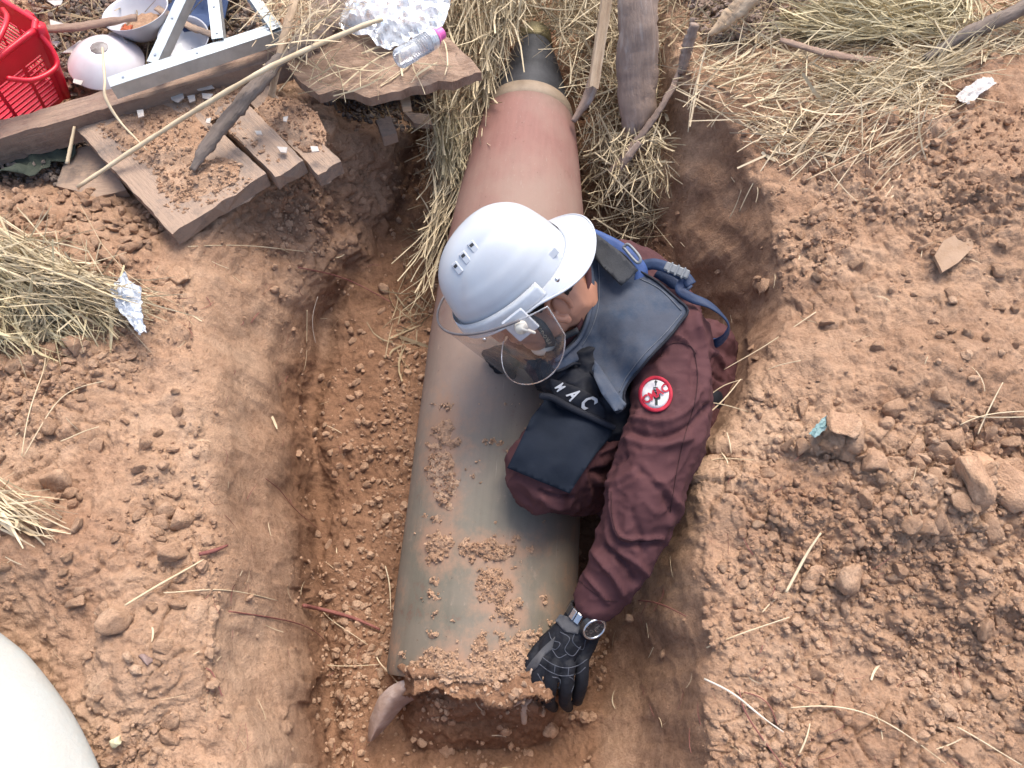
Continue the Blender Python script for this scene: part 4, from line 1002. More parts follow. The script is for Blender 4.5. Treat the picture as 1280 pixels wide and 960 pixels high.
    v_, f2 = tube([P(x, y, 1.285+.01*i/5) for i, (x, y) in enumerate([(676, 495), (690, 497), (712, 509), (736, 520), (758, 530), (768, 534)])], .006, 8, flat=.6, hint=FWD, round_end=True); ob('belt_edge', v_, f2, M['navy_dark'], rt)
    # ---- straps
    def ribbon(name, pts, width, mat, nrm_pts=None, th=.0022, parent=rt, n=None):
        Q = catmull(np.array([P(*q[:3]) for q in pts]), n or len(pts)*6)
        tw = np.interp(np.linspace(0, 1, len(Q)), np.linspace(0, 1, len(pts)), [q[3] if len(q) > 3 else 0 for q in pts])
        T_ = np.gradient(Q, axis=0); T_ /= np.linalg.norm(T_, axis=1)[:, None]
        A = np.cross(T_, CZ); A /= np.linalg.norm(A, axis=1)[:, None]; B_ = np.cross(A, T_)
        A2 = A*np.cos(tw)[:, None]+B_*np.sin(tw)[:, None]; N_ = np.cross(A2, T_)
        v_ = np.concatenate([Q+A2*width/2, Q+A2*width/6+N_*.0008, Q-A2*width/6+N_*.0008, Q-A2*width/2]); k = len(Q)
        f_ = [[a*k+i, a*k+i+1, (a+1)*k+i+1, (a+1)*k+i] for a in range(3) for i in range(k-1)]
        nn_ = np.concatenate([N_]*4)
        v2, f2 = sheet_solid(v_, f_, th, nn_); return ob(name, v2, f2, mat, parent)
    bs = ribbon('shoulder_strap', [(733, 290, 1.35), (752, 298, 1.335), (775, 310, 1.325), (793, 325, 1.318), (802, 338, 1.315), (800, 352, 1.315)], .022, M['bluestrap'])
    dq, w, f_, nb = drape([(727, 300), (744, 291), (772, 312), (798, 338), (777, 357), (752, 332)], 4, .012, .005, M['webbing'], 'shoulder_pad', tr=vtree, guide=[(730, 298, 1.325), (798, 338, 1.30), (777, 357, 1.29), (744, 291, 1.33)], follow=.2, wr=.0008)
    v_, f2 = tube([P(*q) for q in [(779, 309, 1.305), (786, 306, 1.30), (800, 322, 1.29), (796, 328, 1.292), (779, 309, 1.305)]], .0028, 8, n=40); ob('strap_buckle', v_, f2, M['buckle'], bs)
    nv_ = ribbon('waist_strap', [(800, 333, 1.325), (818, 330, 1.315), (838, 336, 1.30), (856, 346, 1.29), (864, 356, 1.285)], .020, M['navystrap'])
    ribbon('waist_strap', [(822, 338, 1.33), (838, 348, 1.32), (850, 358, 1.315), (860, 364, 1.305)], .026, M['navystrap'])
    R_ = frame_from(P(862, 345, 1.28)-P(830, 332, 1.29), CZ)
    v_, f2 = box(P(846, 338, 1.283), R_, (.044, .016, .007), .002); bk = ob('side_buckle', v_, f2, M['buckle'], rt, sm=False)
    for q in (-.012, .0, .012):
        v_, f2 = box(P(846, 338, 1.280)+R_[:, 0]*q, R_, (.004, .020, .006), .001); ob('buckle_rib', v_, f2, M['buckle'], bk, sm=False)
    ribbon('strap_loop', [(856, 350, 1.29), (850, 362, 1.285), (864, 372, 1.28), (886, 380, 1.275, .7), (902, 392, 1.275, 1.1), (911, 405, 1.28, 1.2), (908, 418, 1.29, .9), (897, 428, 1.31, .4), (884, 432, 1.33)], .017, M['navystrap'], n=60)
    ribbon('blue_webbing', [(897, 428, 1.318), (884, 430, 1.33), (879, 442, 1.34), (876, 462, 1.36), (870, 480, 1.39), (868, 492, 1.42)], .016, M['bluestrap'])
    ribbon('blue_webbing', [(878, 415, 1.36), (882, 430, 1.345), (892, 427, 1.325)], .014, M['bluestrap'])
    v_, f2 = join([ball(P(882, 498, 1.50), (.035, .04, .03), None, 2)]); ob('hip_pouch', v_, f2, M['navy_dark'], rt)
    # ---- helmet
    Rm = P(647, 346, 1.262)
    q3 = lambda f, s, u: Rm+F*f+S*s+U*u
    ht = bpy.data.objects.new('helmet', None); COL.objects.link(ht); ht.parent = rt; ht.location = V(Rm-np.array(wloc(rt)))
    nu, nv = 96, 40; hv = []
    for i in range(nu):
        a = 2*math.pi*i/nu; ca_, sa = math.cos(a), math.sin(a)
        for j in range(nv):
            t = j/(nv-1)*math.pi/2; k = math.cos(t)**.82; z = math.sin(t)**.95
            fa = .124 if ca_ > 0 else .104
            x, y, u_ = fa*ca_*k, (.103 if sa < 0 else .095)*sa*k*(1-.06*ca_), .128*z
            # raised centre ridge and its two shoulders, running front to back over the crown
            rdg = math.exp(-(y/.034)**4)*smooth(.35, .75, np.array(z))
            grv = math.exp(-((abs(y)-.047)/.007)**2)*smooth(.30, .6, np.array(z))*smooth(.99, .9, np.array(z))
            side = smooth(.26, .34, np.array(z))*smooth(.62, .5, np.array(z))*smooth(.45, .7, np.array(abs(sa)))
            m_ = 1+.040*rdg-.022*grv+.016*side
            hv.append(q3(x*m_, y*m_, u_*m_))
    hv = np.array(hv); i_ = np.arange(nu*nv).reshape(nu, nv); j_ = np.roll(i_, -1, 0); hf = np.stack([i_[:, :-1], j_[:, :-1], j_[:, 1:], i_[:, 1:]], -1).reshape(-1, 4)
    shell = ob('shell', hv, hf, M['helmet'], ht)
    # rim flange all round, long peak at the back of the head
    rv_ = []; nr = 10; nu = 120
    for i in range(nu):
        a = 2*math.pi*i/nu; ca_, sa = math.cos(a), math.sin(a); fa = .124 if ca_ > 0 else .104
        pk = float(smooth(.12, -.85, np.array(ca_)))
        ext = .0085+.038*pk*(1+.6*max(0., -sa))*(1-.55*max(0., sa))
        for j in range(nr):
            s_ = j/(nr-1); base = np.array([fa*ca_, (.103 if sa < 0 else .095)*sa*(1-.06*ca_)]); out = nrm([ca_/fa, sa/(.103 if sa < 0 else .095)])
            if pk > 0: out = nrm(out*(1-pk*.45)+np.array([-1, 0])*pk*.45)
            q = base+out*ext*s_
            rv_.append(q3(q[0], q[1], .006-.010*s_*(1+.9*pk)-.013*pk*s_**2+.010*pk*(sa*sa)*-1*s_))
    rv_ = np.array(rv_); i_ = np.arange(nu*nr).reshape(nu, nr); j_ = np.roll(i_, -1, 0); rf = np.stack([i_[:, :-1], i_[:, 1:], j_[:, 1:], j_[:, :-1]], -1).reshape(-1, 4)
    v_, f2 = sheet_solid(rv_, rf.tolist(), .0028, U); ob('brim', v_, f2, M['helmet'], ht)
    v_, f2 = tube(np.vstack([rv_.reshape(nu, nr, 3)[:, -1], rv_.reshape(nu, nr, 3)[:1, -1]]), .0022, 6, n=nu+1); ob('brim_edge', v_, f2, M['helmet'], ht)
    # lower skirt of the shell
    sk = []
    for i in range(nu):
        a = 2*math.pi*i/nu; ca_, sa = math.cos(a), math.sin(a); fa = .124 if ca_ > 0 else .104
        for u_, k in ((.008, .995), (-.006, .985), (-.012, .95)): sk.append(q3(fa*ca_*k, (.103 if sa < 0 else .095)*sa*(1-.06*ca_)*k, u_))
    i_ = np.arange(nu*3).reshape(nu, 3); j_ = np.roll(i_, -1, 0); ob('skirt', np.array(sk), np.stack([i_[:, :-1], i_[:, 1:], j_[:, 1:], j_[:, :-1]], -1).reshape(-1, 4), M['helmet'], ht)
    stree = BVHTree.FromPolygons([tuple(q) for q in hv], hf.tolist())
    def onshell(x, y, off=0.):
        d_ = V(nrm(P(x, y, 1.0)-CAMP)); h_ = stree.ray_cast(V(CAMP), d_)
        if h_[0] is None: return P(x, y, 1.2), CZ
        n2 = np.array(h_[1]); n2 = n2 if n2@FWD < 0 else -n2
        return np.array(h_[0])+n2*off, n2
    for (x, y) in ((572, 335), (581.5, 322), (592, 309)):
        c_, n2 = onshell(x, y, 0); ax_ = P(x+7, y+9, 1.2)-P(x, y, 1.2)
        R_ = frame_from(ax_, n2); v_, f2 = box(c_, R_, (.021, .012, .004), .0015); vo = ob('vent', v_, f2, M['helmet'], ht, sm=False)
        v_, f2 = box(c_-R_[:, 0]*.004+n2*.0014, R_, (.005, .007, .0022), .0005); ob('vent_hole', v_, f2, M['helmet_dark'], vo, sm=False)
    for (x, y, sx, sy) in ((690, 318, .022, .013),):
        c_, n2 = onshell(x, y, .0005); R_ = frame_from(P(x+9, y-10, 1.2)-P(x, y, 1.2), n2); v_, f2 = box(c_, R_, (sx, sy, .0035), .0012); ob('slot_cover', v_, f2, M['helmet'], ht, sm=False)
    # visor carrier hugging the rim at the front half, screws, pivot knob
    bv = []; nb_ = 60
    for i in range(nb_):
        a = -1.75+3.5*i/(nb_-1); ca_, sa = math.cos(a), math.sin(a)
        for u_, k in ((-.006, 1.075), (.004, 1.085), (.016, 1.062), (.026, 1.035)):
            fa = .124 if ca_ > 0 else .104
            bv.append(q3(fa*ca_*k, (.103 if sa < 0 else .095)*sa*(1-.06*ca_)*k, u_))
    i_ = np.arange(nb_*4).reshape(nb_, 4); bf_ = np.stack([i_[:-1, :-1], i_[1:, :-1], i_[1:, 1:], i_[:-1, 1:]], -1).reshape(-1, 4)
    v_, f2 = sheet_solid(np.array(bv), bf_.tolist(), .0018, np.zeros(3)+U*.3); car = ob('visor_carrier', v_, f2, M['bracket'], ht)
    a = 1.25; pv = q3(.130*math.cos(a)*1.1, .109*math.sin(a)*1.12, -.004); on = nrm(F*math.cos(a)*.5+S*math.sin(a))
    R_ = frame_from(U, on)
    v_, f2 = box(pv-on*.003, R_, (.050, .042, .005), .002); ob('pivot_plate', v_, f2, M['bracket'], ht, sm=False)
    v_, f2 = tube([pv-on*.003, pv+on*.009], [.0105, .0105], 18, 5, round_end=False); kn = ob('pivot_knob', v_, f2, M['cream'], ht)
    v_, f2 = tube([pv+on*.007, pv+on*.008-U*.008-F*.004, pv+on*.009-U*.022-F*.010], [.0035, .003, .0024], 8, round_end=True); ob('knob_lever', v_, f2, M['cream'], kn)
    for a2, u_ in ((1.9, .010), (.75, .004)):
        c_ = q3(.132*math.cos(a2)*1.09, .109*math.sin(a2)*1.09, u_); o2 = nrm(F*math.cos(a2)*.7+S*math.sin(a2)); v_, f2 = tube([c_-o2*.001, c_+o2*.003], .0035, 10, 3); ob('screw', v_, f2, M['steel'], ht)
    # clear visor
    vv = []; nu2, nv2 = 64, 22; A0 = 1.62
    for i in range(nu2):
        a = -A0+2*A0*i/(nu2-1); e_ = abs(a)/A0
        top = .040*(1-e_**2)-.004*e_; bot = -.128+.055*e_**5+.01*e_**2
        for j in range(nv2):
            t = j/(nv2-1); u_ = top+(bot-top)*t
            ra = .156-.012*t; rb = .129+.006*math.sin(t*2.5)
            aa = a*(1-.05*t*e_)
            vv.append(q3(ra*math.cos(aa)*(.97 if e_ < .5 else .97), rb*math.sin(aa), u_))
    vv = np.array(vv); i_ = np.arange(nu2*nv2).reshape(nu2, nv2); vf = np.stack([i_[:-1, :-1], i_[1:, :-1], i_[1:, 1:], i_[:-1, 1:]], -1).reshape(-1, 4)
    vis = ob('visor', vv, vf, M['visor'], ht)
    gr = vv.reshape(nu2, nv2, 3); border = np.vstack([gr[:, 0], gr[-1, 1:], gr[::-1, -1][1:], gr[0, ::-1][1:]])
    v_, f2 = tube(border, .0013, 6, n=len(border)); ob('visor_edge', v_, f2, clear('edge_plastic', (.62, .60, .60), .1, .35), vis)
    v_, f2 = tube(gr[6:-6, 0], .0022, 6, n=nu2-12); ob('visor_seal', v_, f2, pm('grey_rubber', (.09, .08, .085), (.15, .14, .145), 20, .5, 0), vis)
    # chin strap with raised lettering, chin cup
    sp = [q3(.030, .100, -.002), hp(.028, .083, -.020), hp(.032, .072, -.055), hp(.040, .052, -.088), hp(.048, .032, -.108)]
    Q = catmull(np.array(sp), 24); T_ = np.gradient(Q, axis=0); T_ /= np.linalg.norm(T_, axis=1)[:, None]; on = Q-(Hc-U*.04); on -= (on*T_).sum(1)[:, None]*T_; on /= np.linalg.norm(on, axis=1)[:, None]; A = np.cross(T_, on)
    w = np.concatenate([Q+A*.009+on*.002, Q-A*.009+on*.002]); k = len(Q); ff = [[i, i+1, k+i+1, k+i] for i in range(k-1)]
    v_, f2 = sheet_solid(w, ff, .0016, np.concatenate([on, on])); cst = ob('chin_strap', v_, f2, M['webbing'], ht)
    ctree = BVHTree.FromPolygons([tuple(q) for q in w], ff)
    x0, y0, _ = proj(Q[3]); x1, y1, _ = proj(Q[-5]); ang = math.atan2(y1-y0, x1-x0)+math.pi
    Ltx = math.hypot(x1-x0, y1-y0)
    p, f_ = text2d('PROGUARD', Ltx/5.4, (x0+x1)/2, (y0+y1)/2, ang, 1.0, .015, 1); w, f_ = on_surface(p, f_, ctree, .0012); ob('strap_lettering', w, f_, M['letter_dim'], cst)
    v_, f2 = ball(hp(.052, .0, -.112), (.030, .036, .016), HF, 3); ob('chin_cup', v_, f2, M['cream'], ht)
    v_, f2 = tube([hp(.030, .060, -.090), hp(.012, .055, -.100), hp(-.01, .06, -.105)], .006, 8); ob('strap_tail', v_, f2, M['webbing'], ht)
    # ---- left glove: palm, four curled fingers and thumb fused into one skin
    wr = J['wrL']; gl = []
    kn_ = [(677, 826, 1.272), (693, 832, 1.262), (711, 833, 1.264), (728, 826, 1.279)]
    gl += chain([P(731, 778, 1.290), P(712, 800, 1.286), P(702, 818, 1.284)], [.027, .029, .026])
    gl += chain([P(722, 775, 1.290), P(690, 806, 1.290), P(684, 824, 1.284)], [.025, .021, .018])
    gl += chain([P(740, 782, 1.296), P(730, 805, 1.296), P(724, 822, 1.289)], [.022, .022, .018])
    tips = [[(671, 850, 1.274), (672, 866, 1.296), (680, 874, 1.326)], [(688, 856, 1.264), (686, 876, 1.286), (692, 884, 1.322)], [(708, 858, 1.266), (706, 876, 1.288), (710, 884, 1.322)], [(727, 850, 1.280), (723, 868, 1.300), (722, 876, 1.328)]]
    for k0, tp in zip(kn_, tips): gl += chain([P(*k0)]+[P(*q) for q in tp], [.0125, .0125, .0118, .0095], .3)
    gl += chain([P(703, 790, 1.299), P(680, 808, 1.302), P(666, 824, 1.285), P(659, 836, 1.290)], [.020, .0155, .0125, .0095], .3)
    v, n_, f = remesh(gl, .0019, 2)
    gx_, gy_, gd_ = proj(v); v = v+n_*(fbm(v*90, 2)*.0007)[:, None]
    glo = ob('glove', v, f, M['glove'], rt)
    gtree = BVHTree.FromPolygons([tuple(q) for q in v], [list(map(int, q)) for q in f])
    def gline(pts, r, mat, name, par=glo):
        pts = catmull(np.array([(x, y, 0) for x, y in pts], float), max(8, len(pts)*5)); w, _ = on_surface(pts[:, :2], [], gtree, .0002)
        v_, f2 = tube(w, r, 6, n=len(w)); ob(name, v_, f2, mat, par)
    for pts in ([(676, 820), (690, 830), (706, 835), (722, 832), (734, 824)], [(674, 830), (688, 840), (704, 845), (722, 842), (732, 834)], [(686, 790), (690, 800), (700, 804), (694, 812), (684, 806)], [(700, 790), (712, 798), (706, 812), (716, 820), (726, 808)], [(720, 788), (716, 802), (728, 812), (732, 800)], [(690, 812), (698, 822), (708, 818)], [(694, 831), (693, 841)], [(711, 835), (710, 845)], [(672, 842), (680, 858), (676, 868)], [(690, 846), (700, 850), (698, 866)], [(712, 846), (718, 852), (714, 866)]):
        gline(pts, .0008, M['glove_line'], 'glove_piping')
    # wrist tab of the glove
    tb, w, f_, nb = drape([(694, 776), (700, 768), (716, 773), (728, 782), (722, 793), (706, 790)], 3, .003, .002, M['glove_grey'], 'glove_tab', parent=glo, tr=gtree, wr=.0003, smooth_it=4)
    th_, w, f_, nb = drape([(694, 796), (678, 810), (664, 826), (657, 836), (655, 842), (660, 844), (672, 834), (678, 822), (690, 812)], 3, .0014, .001, M['glove_grey'], 'thumb_panel', parent=glo, tr=gtree, wr=.0002, smooth_it=2)
    # bare wrist, watch
    ax_ = nrm(P(748, 748, 1.274)-P(722, 790, 1.290)); wc = P(731, 768, 1.286)
    v_, f2 = tube([P(746, 752, 1.279), P(724, 784, 1.290)], .027, 20, 6, flat=.85, hint=CZ); ob('wrist', v_, f2, M['skin'], rt)
    nrmw = nrm(CZ*.86+cdir(.3, -.1, 0)*.45); nrmw = nrm(nrmw-(nrmw@ax_)*ax_); sd_ = np.cross(ax_, nrmw)
    R_ = np.stack([ax_, sd_, nrmw], 1)
    wt = bpy.data.objects.new('watch', None); COL.objects.link(wt); wt.parent = rt; wt.location = V(wc-np.array(wloc(rt)))
    cc = wc+nrmw*.030+ax_*.001
    def disc(c, r, h, seg=32, taper=1.0): return tube([c, c+nrmw*h], [r, r*taper], seg, 2, hint=ax_)
    v_, f2 = disc(cc, .0235, .008, 32, .96); ob('case', v_, f2, M['watch'], wt, sm=False)
    t = np.linspace(0, 2*math.pi, 40); v_, f2 = tube([cc+nrmw*.0088+(ax_*math.cos(q)+sd_*math.sin(q))*.0195 for q in t], .0022, 8, n=60); ob('bezel', v_, f2, M['steel'], wt)
    v_, f2 = disc(cc+nrmw*.008, .0175, .0006); dl = ob('dial', v_, f2, M['watch'], wt, sm=False)
    mk = []
    for k in range(12):
        a = k*math.pi/6; c_ = cc+nrmw*.0090+(ax_*math.cos(a)+sd_*math.sin(a))*.0145; mk.append(box(c_, frame_from(ax_*math.cos(a)+sd_*math.sin(a), nrmw), (.0035, .0009, .0004)))
    for a, L_ in ((.6, .011), (2.2, .008)):
        d_ = ax_*math.cos(a)+sd_*math.sin(a); mk.append(box(cc+nrmw*.0092+d_*L_/2, frame_from(d_, nrmw), (L_, .0011, .0004)))
    for a in (0, math.pi/2*1.1, 3.6):
        c_ = cc+nrmw*.0090+(ax_*math.cos(a)+sd_*math.sin(a))*.007; mk.append(tube([c_+(ax_*math.cos(q)+sd_*math.sin(q))*.0032 for q in t], .0003, 4, n=24))
    v_, f2 = join(mk); ob('watch_marks', v_, f2, M['steel'], dl, sm=False)
    for k in range(14):                                   # links of the strap
        a = math.pi*.14+k*(2*math.pi-2*math.pi*.14)/13
        d_ = nrmw*math.cos(a)*.86+sd_*math.sin(a); c_ = wc+d_*.031; R2 = frame_from(ax_, nrm(d_)); v_, f2 = box(c_, R2, (.019, .0105, .0042), .001)
        ob('strap_link', v_, f2, M['steel'] if k in (11, 12) else M['watch'], wt, sm=False)
    # cuff edge
    # ---- right glove finger showing past the visor
    gr_ = chain([J['wrR'], P(634, 446, 1.45), P(622, 444, 1.452)], [.026, .027, .020])
    for a, b_ in (((624, 440, 1.448), (607, 442, 1.455)), ((626, 447, 1.446), (611, 448, 1.452)), ((629, 454, 1.447), (616, 455, 1.453)), ((634, 460, 1.45), (622, 462, 1.456))): gr_ += chain([P(*a), P(*b_)], [.0115, .009], .3)
    gr_ += chain([P(640, 452, 1.45), P(640, 470, 1.46)], [.012, .009], .3)
    v, n_, f = remesh(gr_, .0025, 2); ob('glove', v, f, M['glove'], rt)
    return rt
PERSON = person()
# torn beige strip held between thumb and fingers, and the bit hanging below
def strip(pts, ds, wd, mat, name, label, cat):
    Q = catmull(np.array([D(x, y, d) for (x, y), d in zip(pts, ds)]), 20); W = np.interp(np.linspace(0, 1, 20), np.linspace(0, 1, len(wd)), wd)
    T_ = np.gradient(Q, axis=0); A = np.cross(T_, CZ); A /= np.linalg.norm(A, axis=1)[:, None]
    w = np.concatenate([Q+A*W[:, None]/2, Q+CZ*.003, Q-A*W[:, None]/2]); w = w+fbm(w*70, 2)[:, None]*CZ*.003
    f = [[a*20+i, a*20+i+1, (a+1)*20+i+1, (a+1)*20+i] for a in (0, 1) for i in range(19)]
    v, f = sheet_solid(w, f, .0025, CZ); o = ob(name, v, f, mat); return tag(o, label, cat)
strip([(666, 836), (660, 858), (652, 874), (638, 884)], [1.27, 1.275, 1.28, 1.29], [.006, .012, .012, .006], M['beige'], 'torn_strip', 'torn beige strip pinched between the gloved thumb and fingers', 'scrap')
strip([(664, 872), (656, 885), (655, 905)], [1.30, 1.31, 1.33], [.006, .016, .008], M['beige'], 'torn_strip', 'short beige scrap standing in the soil below the pinched strip', 'scrap')

# ------------------------------------------------------------------ debris at the top left
def Gz(x, y, z): return G(x, y, z)
def ybeam():
    b_ = board('timber_beam', Gz(-60, 178, .045), Gz(352, 62, .045), .048, .055, M['wood_red'], seed=3, nl=40, rough=.0035)
    tag(b_, 'long dark brown timber beam lying in front of the red basket and steel frame', 'beam')
    # split grey board lying against the beam's far side
ybeam()
def slab(name, outline, z, th, mat, label, cat, step=9, amp=.003, slope=(0, 0), freq=25):
    p, f, nb = poly_fill(outline, step)
    c = np.array(outline, float).mean(0); zz = z+(p[:, 0]-c[0])*slope[0]+(p[:, 1]-c[1])*slope[1]
    w = G(p[:, 0], p[:, 1], zz); w[:, 2] += fbm(w*freq+z*40, 3)*amp
    v, f2 = sheet_solid(w, f, th, (0, 0, 1)); return tag(ob(name, v, f2, mat, sm=False), label, cat)
# pallet boards poking out over the trench lip, grain along their length
def qboard(a, b, W, z, seed, label, z2=None):
    o = board('pallet_board', Gz(*a, z), Gz(*b, z if z2 is None else z2), W, .030, M['wood'], seed=seed, nl=40, rough=.0022, split=.006)
    return tag(o, label, 'board')
qboard((118, 136), (246, 272), .100, .020, 11, 'leftmost pallet board, nearest the camera, strewn with soil')
qboard((182, 118), (304, 236), .098, .018, 12, 'second pallet board from the left, under the tip of the charred stick')
qboard((262, 108), (362, 211), .062, .018, 13, 'narrow pallet board between the charred stick and the rightmost board')
qboard((318, 112), (412, 210), .050, .010, 14, 'rightmost pallet board, its corner bare beyond the soil pile')
# soil heaped over the boards: real crumb geometry
def soil_patch(name, label, outline, z, hgt, seed, step=3.2, cell=.010):
    p, f, nb = poly_fill(outline, step); w = G(p[:, 0], p[:, 1], np.full(len(p), z)); B = p[:nb]
    dmin = np.min(np.linalg.norm(p[:, None]-B[None], axis=2), 1); k = smooth(0, 18, dmin)
    w[:, 2] += (-.003+hgt*k*(.6+.6*fbm(w*14+seed, 3)))+lumps(w/cell+seed, .8)*cell*.6*k+lumps(w/(cell*.5)+seed, .85)*cell*.3*k
    o = ob(name, w, f, M['clod'], origin=w.mean(0)); tag(o, label, 'soil', None, 'stuff')
    m = int(len(p)*.35); i = rng.choice(len(p), m); return w[i], np.tile([0, 0, 1.], (m, 1))
acc = [soil_patch('board_soil', 'brown soil spilled over the left pallet boards', [(118, 160), (150, 138), (200, 125), (240, 140), (262, 165), (250, 190), (262, 215), (250, 240), (232, 255), (215, 262), (200, 240), (190, 215), (165, 195), (140, 180)], .021, .010, 1),
       soil_patch('board_soil', 'soil heaped around the lower end of the charred stick', [(228, 215), (255, 200), (280, 195), (300, 205), (296, 225), (270, 238), (245, 246), (226, 236)], .022, .020, 2),
       soil_patch('board_soil', 'brown soil heap over the rightmost pallet board', [(312, 140), (335, 118), (370, 122), (396, 140), (408, 165), (404, 188), (380, 188), (352, 170), (330, 156)], .012, .022, 3),
       soil_patch('board_soil', 'soil strewn between the beam and the charred stick', [(205, 122), (250, 105), (300, 98), (310, 112), (290, 135), (262, 150), (235, 140)], .019, .008, 4)]
acc += [soil_patch('board_soil', 'thin soil film over the end of the left boards', [(196, 232), (222, 222), (262, 240), (300, 222), (318, 224), (285, 244), (240, 262), (220, 270), (205, 255)], .020, .004, 5, cell=.007),
        soil_patch('board_soil', 'thin soil film over the narrow board', [(278, 145), (298, 150), (330, 182), (348, 200), (336, 204), (306, 182), (284, 162)], .018, .004, 6, cell=.007)]
Pc = np.concatenate([a[0] for a in acc]); Nc = np.concatenate([a[1] for a in acc])
crumbs('board_crumbs', Pc, Nc, rng.uniform(.0015, .006, len(Pc))**1.0, M['clod'], 'loose crumbs of soil on the pallet boards', 1)
# wide earth-covered board with ragged rotten edge
slab('rotten_board', [(352, 70), (372, 100), (398, 118), (420, 112), (440, 112), (462, 122), (480, 118), (500, 114), (512, 107), (530, 108), (548, 100), (565, 102), (580, 95), (602, 91), (588, 74), (568, 55), (540, 30), (420, 22)], .035, .024, pm('rotten_board_wood', (.17, .105, .070), (.33, .225, .16), 9, .95, 1.0, 40, (2, 7, 2), c3=(.42, .30, .22)), 'wide earth covered rotten board with ragged splintered edge under the plastic bottle', 'board', 7, .006)
slab('wood_block', [(470, 150), (488, 145), (496, 166), (478, 172)], -.17, .03, M['wood'], 'small square wooden block jutting from the soil face under the rotten board', 'wood block', 8, .001)
slab('wood_offcut', [(497, 112), (511, 110), (514, 133), (503, 134)], -.02, .015, M['wood_pale'], 'short pale offcut hanging below the rotten board', 'wood piece', 6, .001)
slab('wood_offcut', [(505, 140), (538, 143), (540, 156), (518, 154)], -.22, .015, M['wood'], 'flat dusty offcut lying in the hollow beside the straw', 'wood piece', 6, .001)
slab('buried_board', [(86, 188), (122, 180), (158, 238), (120, 246), (70, 232)], -.045, .02, M['wood'], 'dusty board half buried below the dark green cloth', 'board', 8, .002)
# sticks and poles
def stick(name, pts, rad, mat, label, cat='stick', flat=1., seg=9, jit=.06, n=None):
    rad = np.atleast_1d(rad)*GS; P_ = [Gz(*q) for q in pts]; v, f = tube(P_, rad, seg, n or (len(pts)-1)*12+1, flat=flat, jit=jit)
    x = nrm(P_[-1]-P_[0]); R_ = frame_from(x, (0, 0, 1)) if abs(x[2]) < .95 else frame_from(x, (0, 1, 0))
    v = np.asarray(v); lv_ = (v-P_[0])@R_; rm = float(np.max(rad)); pc_ = catmull(P_, 60); ctr = pc_[np.argmin(((v[:, None]-pc_[None])**2).sum(2), 1)]; on_ = v-ctr; on_ /= np.linalg.norm(on_, axis=1)[:, None]+1e-9
    v = v+on_*((1-np.abs(fbm(lv_*[7, 70, 70]+len(label), 3)))*-.0022+fbm(lv_*[18, 25, 25]+len(label), 2)*.0022)[:, None]*min(2.2, rm/.012)
    return tag(ob(name, v, f, mat, origin=P_[0], rot=R_), label, cat)
stick('charred_stick', [(240, 212, .035), (262, 178, .055), (296, 135, .085), (334, 92, .11), (380, 48, .12)], [.010, .0165, .019, .018, .016], M['wood_char'], 'thick charred grey stick leaning across the pallet boards', flat=.6)
stick('split_stick', [(339, 120, .06), (345, 88, .10), (357, 40, .14), (372, -15, .17)], [.009, .0095, .009, .008], M['wood_pale'], 'short split stick standing across the end of the timber beam', flat=.7)
stick('bamboo_pole', [(97, 234, .015), (200, 166, .065), (330, 88, .135), (440, 38, .15), (478, 24, .15)], [.0042, .0048, .0048, .0040], M['stalk'], 'long thin pale pole lying diagonally over boards and charred stick', 'pole', jit=.03)
stick('bent_reed', [(128, 60, .09), (131, 100, .10), (132, 122, .09), (150, 152, .06), (184, 188, .035)], [.0022, .0028, .0028, .0015], M['stalk'], 'kinked dry reed hanging over the beam beside the upturned bowl', 'reed', jit=.03)
stick('wood_sliver', [(93, 158, .03), (84, 205, .0)], [.003, .004], M['stalk'], 'pale sliver of wood standing beside the dark gap left of the boards', 'wood piece')
# weathered trunk, lath and bark strips right of the bomb nose
stick('weathered_post', [(799, -50, .12), (798, 20, .06), (796, 90, -.04), (797, 150, -.16), (801, 208, -.36)], [.036, .040, .044, .038, .020], M['bark'], 'thick weathered grey post beside the bomb nose', 'post', flat=.8, seg=18, jit=.02, n=50)
tag(board('pale_lath', Gz(764, -30, .10), Gz(743, 108, -.05), .021, .012, M['wood_pale'], up=(.3, -.3, 1), seed=77, rough=.001), 'narrow pale lath leaning left of the weathered post', 'lath')
stick('dark_branch', [(744, 95, -.08), (733, 125, -.12), (716, 152, -.16)], [.012, .012, .006], M['bark'], 'dark broken branch continuing below the pale lath', 'branch')
stick('bark_strip', [(866, 22, .06), (856, 70, .0), (836, 118, -.05), (812, 155, -.12), (786, 188, -.20), (762, 216, -.25)], [.006, .007, .007, .009, .010, .004], M['bark'], 'long curved grey bark strip hanging into the trench right of the post', 'bark strip', flat=.5, jit=.1)
stick('bark_strip', [(800, 178, -.13), (786, 196, -.17), (776, 212, -.21)], [.008, .010, .004], M['bark'], 'short forked end of grey bark below the curved strip', 'bark strip', flat=.5, jit=.1)
stick('grey_stake', [(868, 30, .07), (860, 58, .03), (852, 92, -.02)], [.011, .013, .010], M['bark'], 'short grey stake at the top of the right trench rim', 'stake', jit=.1)
stick('cut_branch', [(952, -22, .10), (930, 2, .08), (905, 26, .05), (886, 44, .03)], [.024, .023, .019, .006], M['wood_pale'], 'pale freshly split branch at the top edge right of the stake', 'branch', flat=.7, seg=14)
stick('fallen_branch', [(1310, -2, .10), (1245, 26, .10), (1195, 50, .09), (1155, 74, .07)], [.016, .016, .014, .010], M['wood_char'], 'long grey branch at the upper right corner', 'branch', seg=10)
stick('dark_wood_strip', [(975, 50, .07), (1030, 66, .06), (1080, 74, .06), (1118, 76, .05)], [.007, .010, .009, .004], M['wood_red'], 'dark wooden strip lying across the straw on the right bank', 'wood piece', flat=.6)
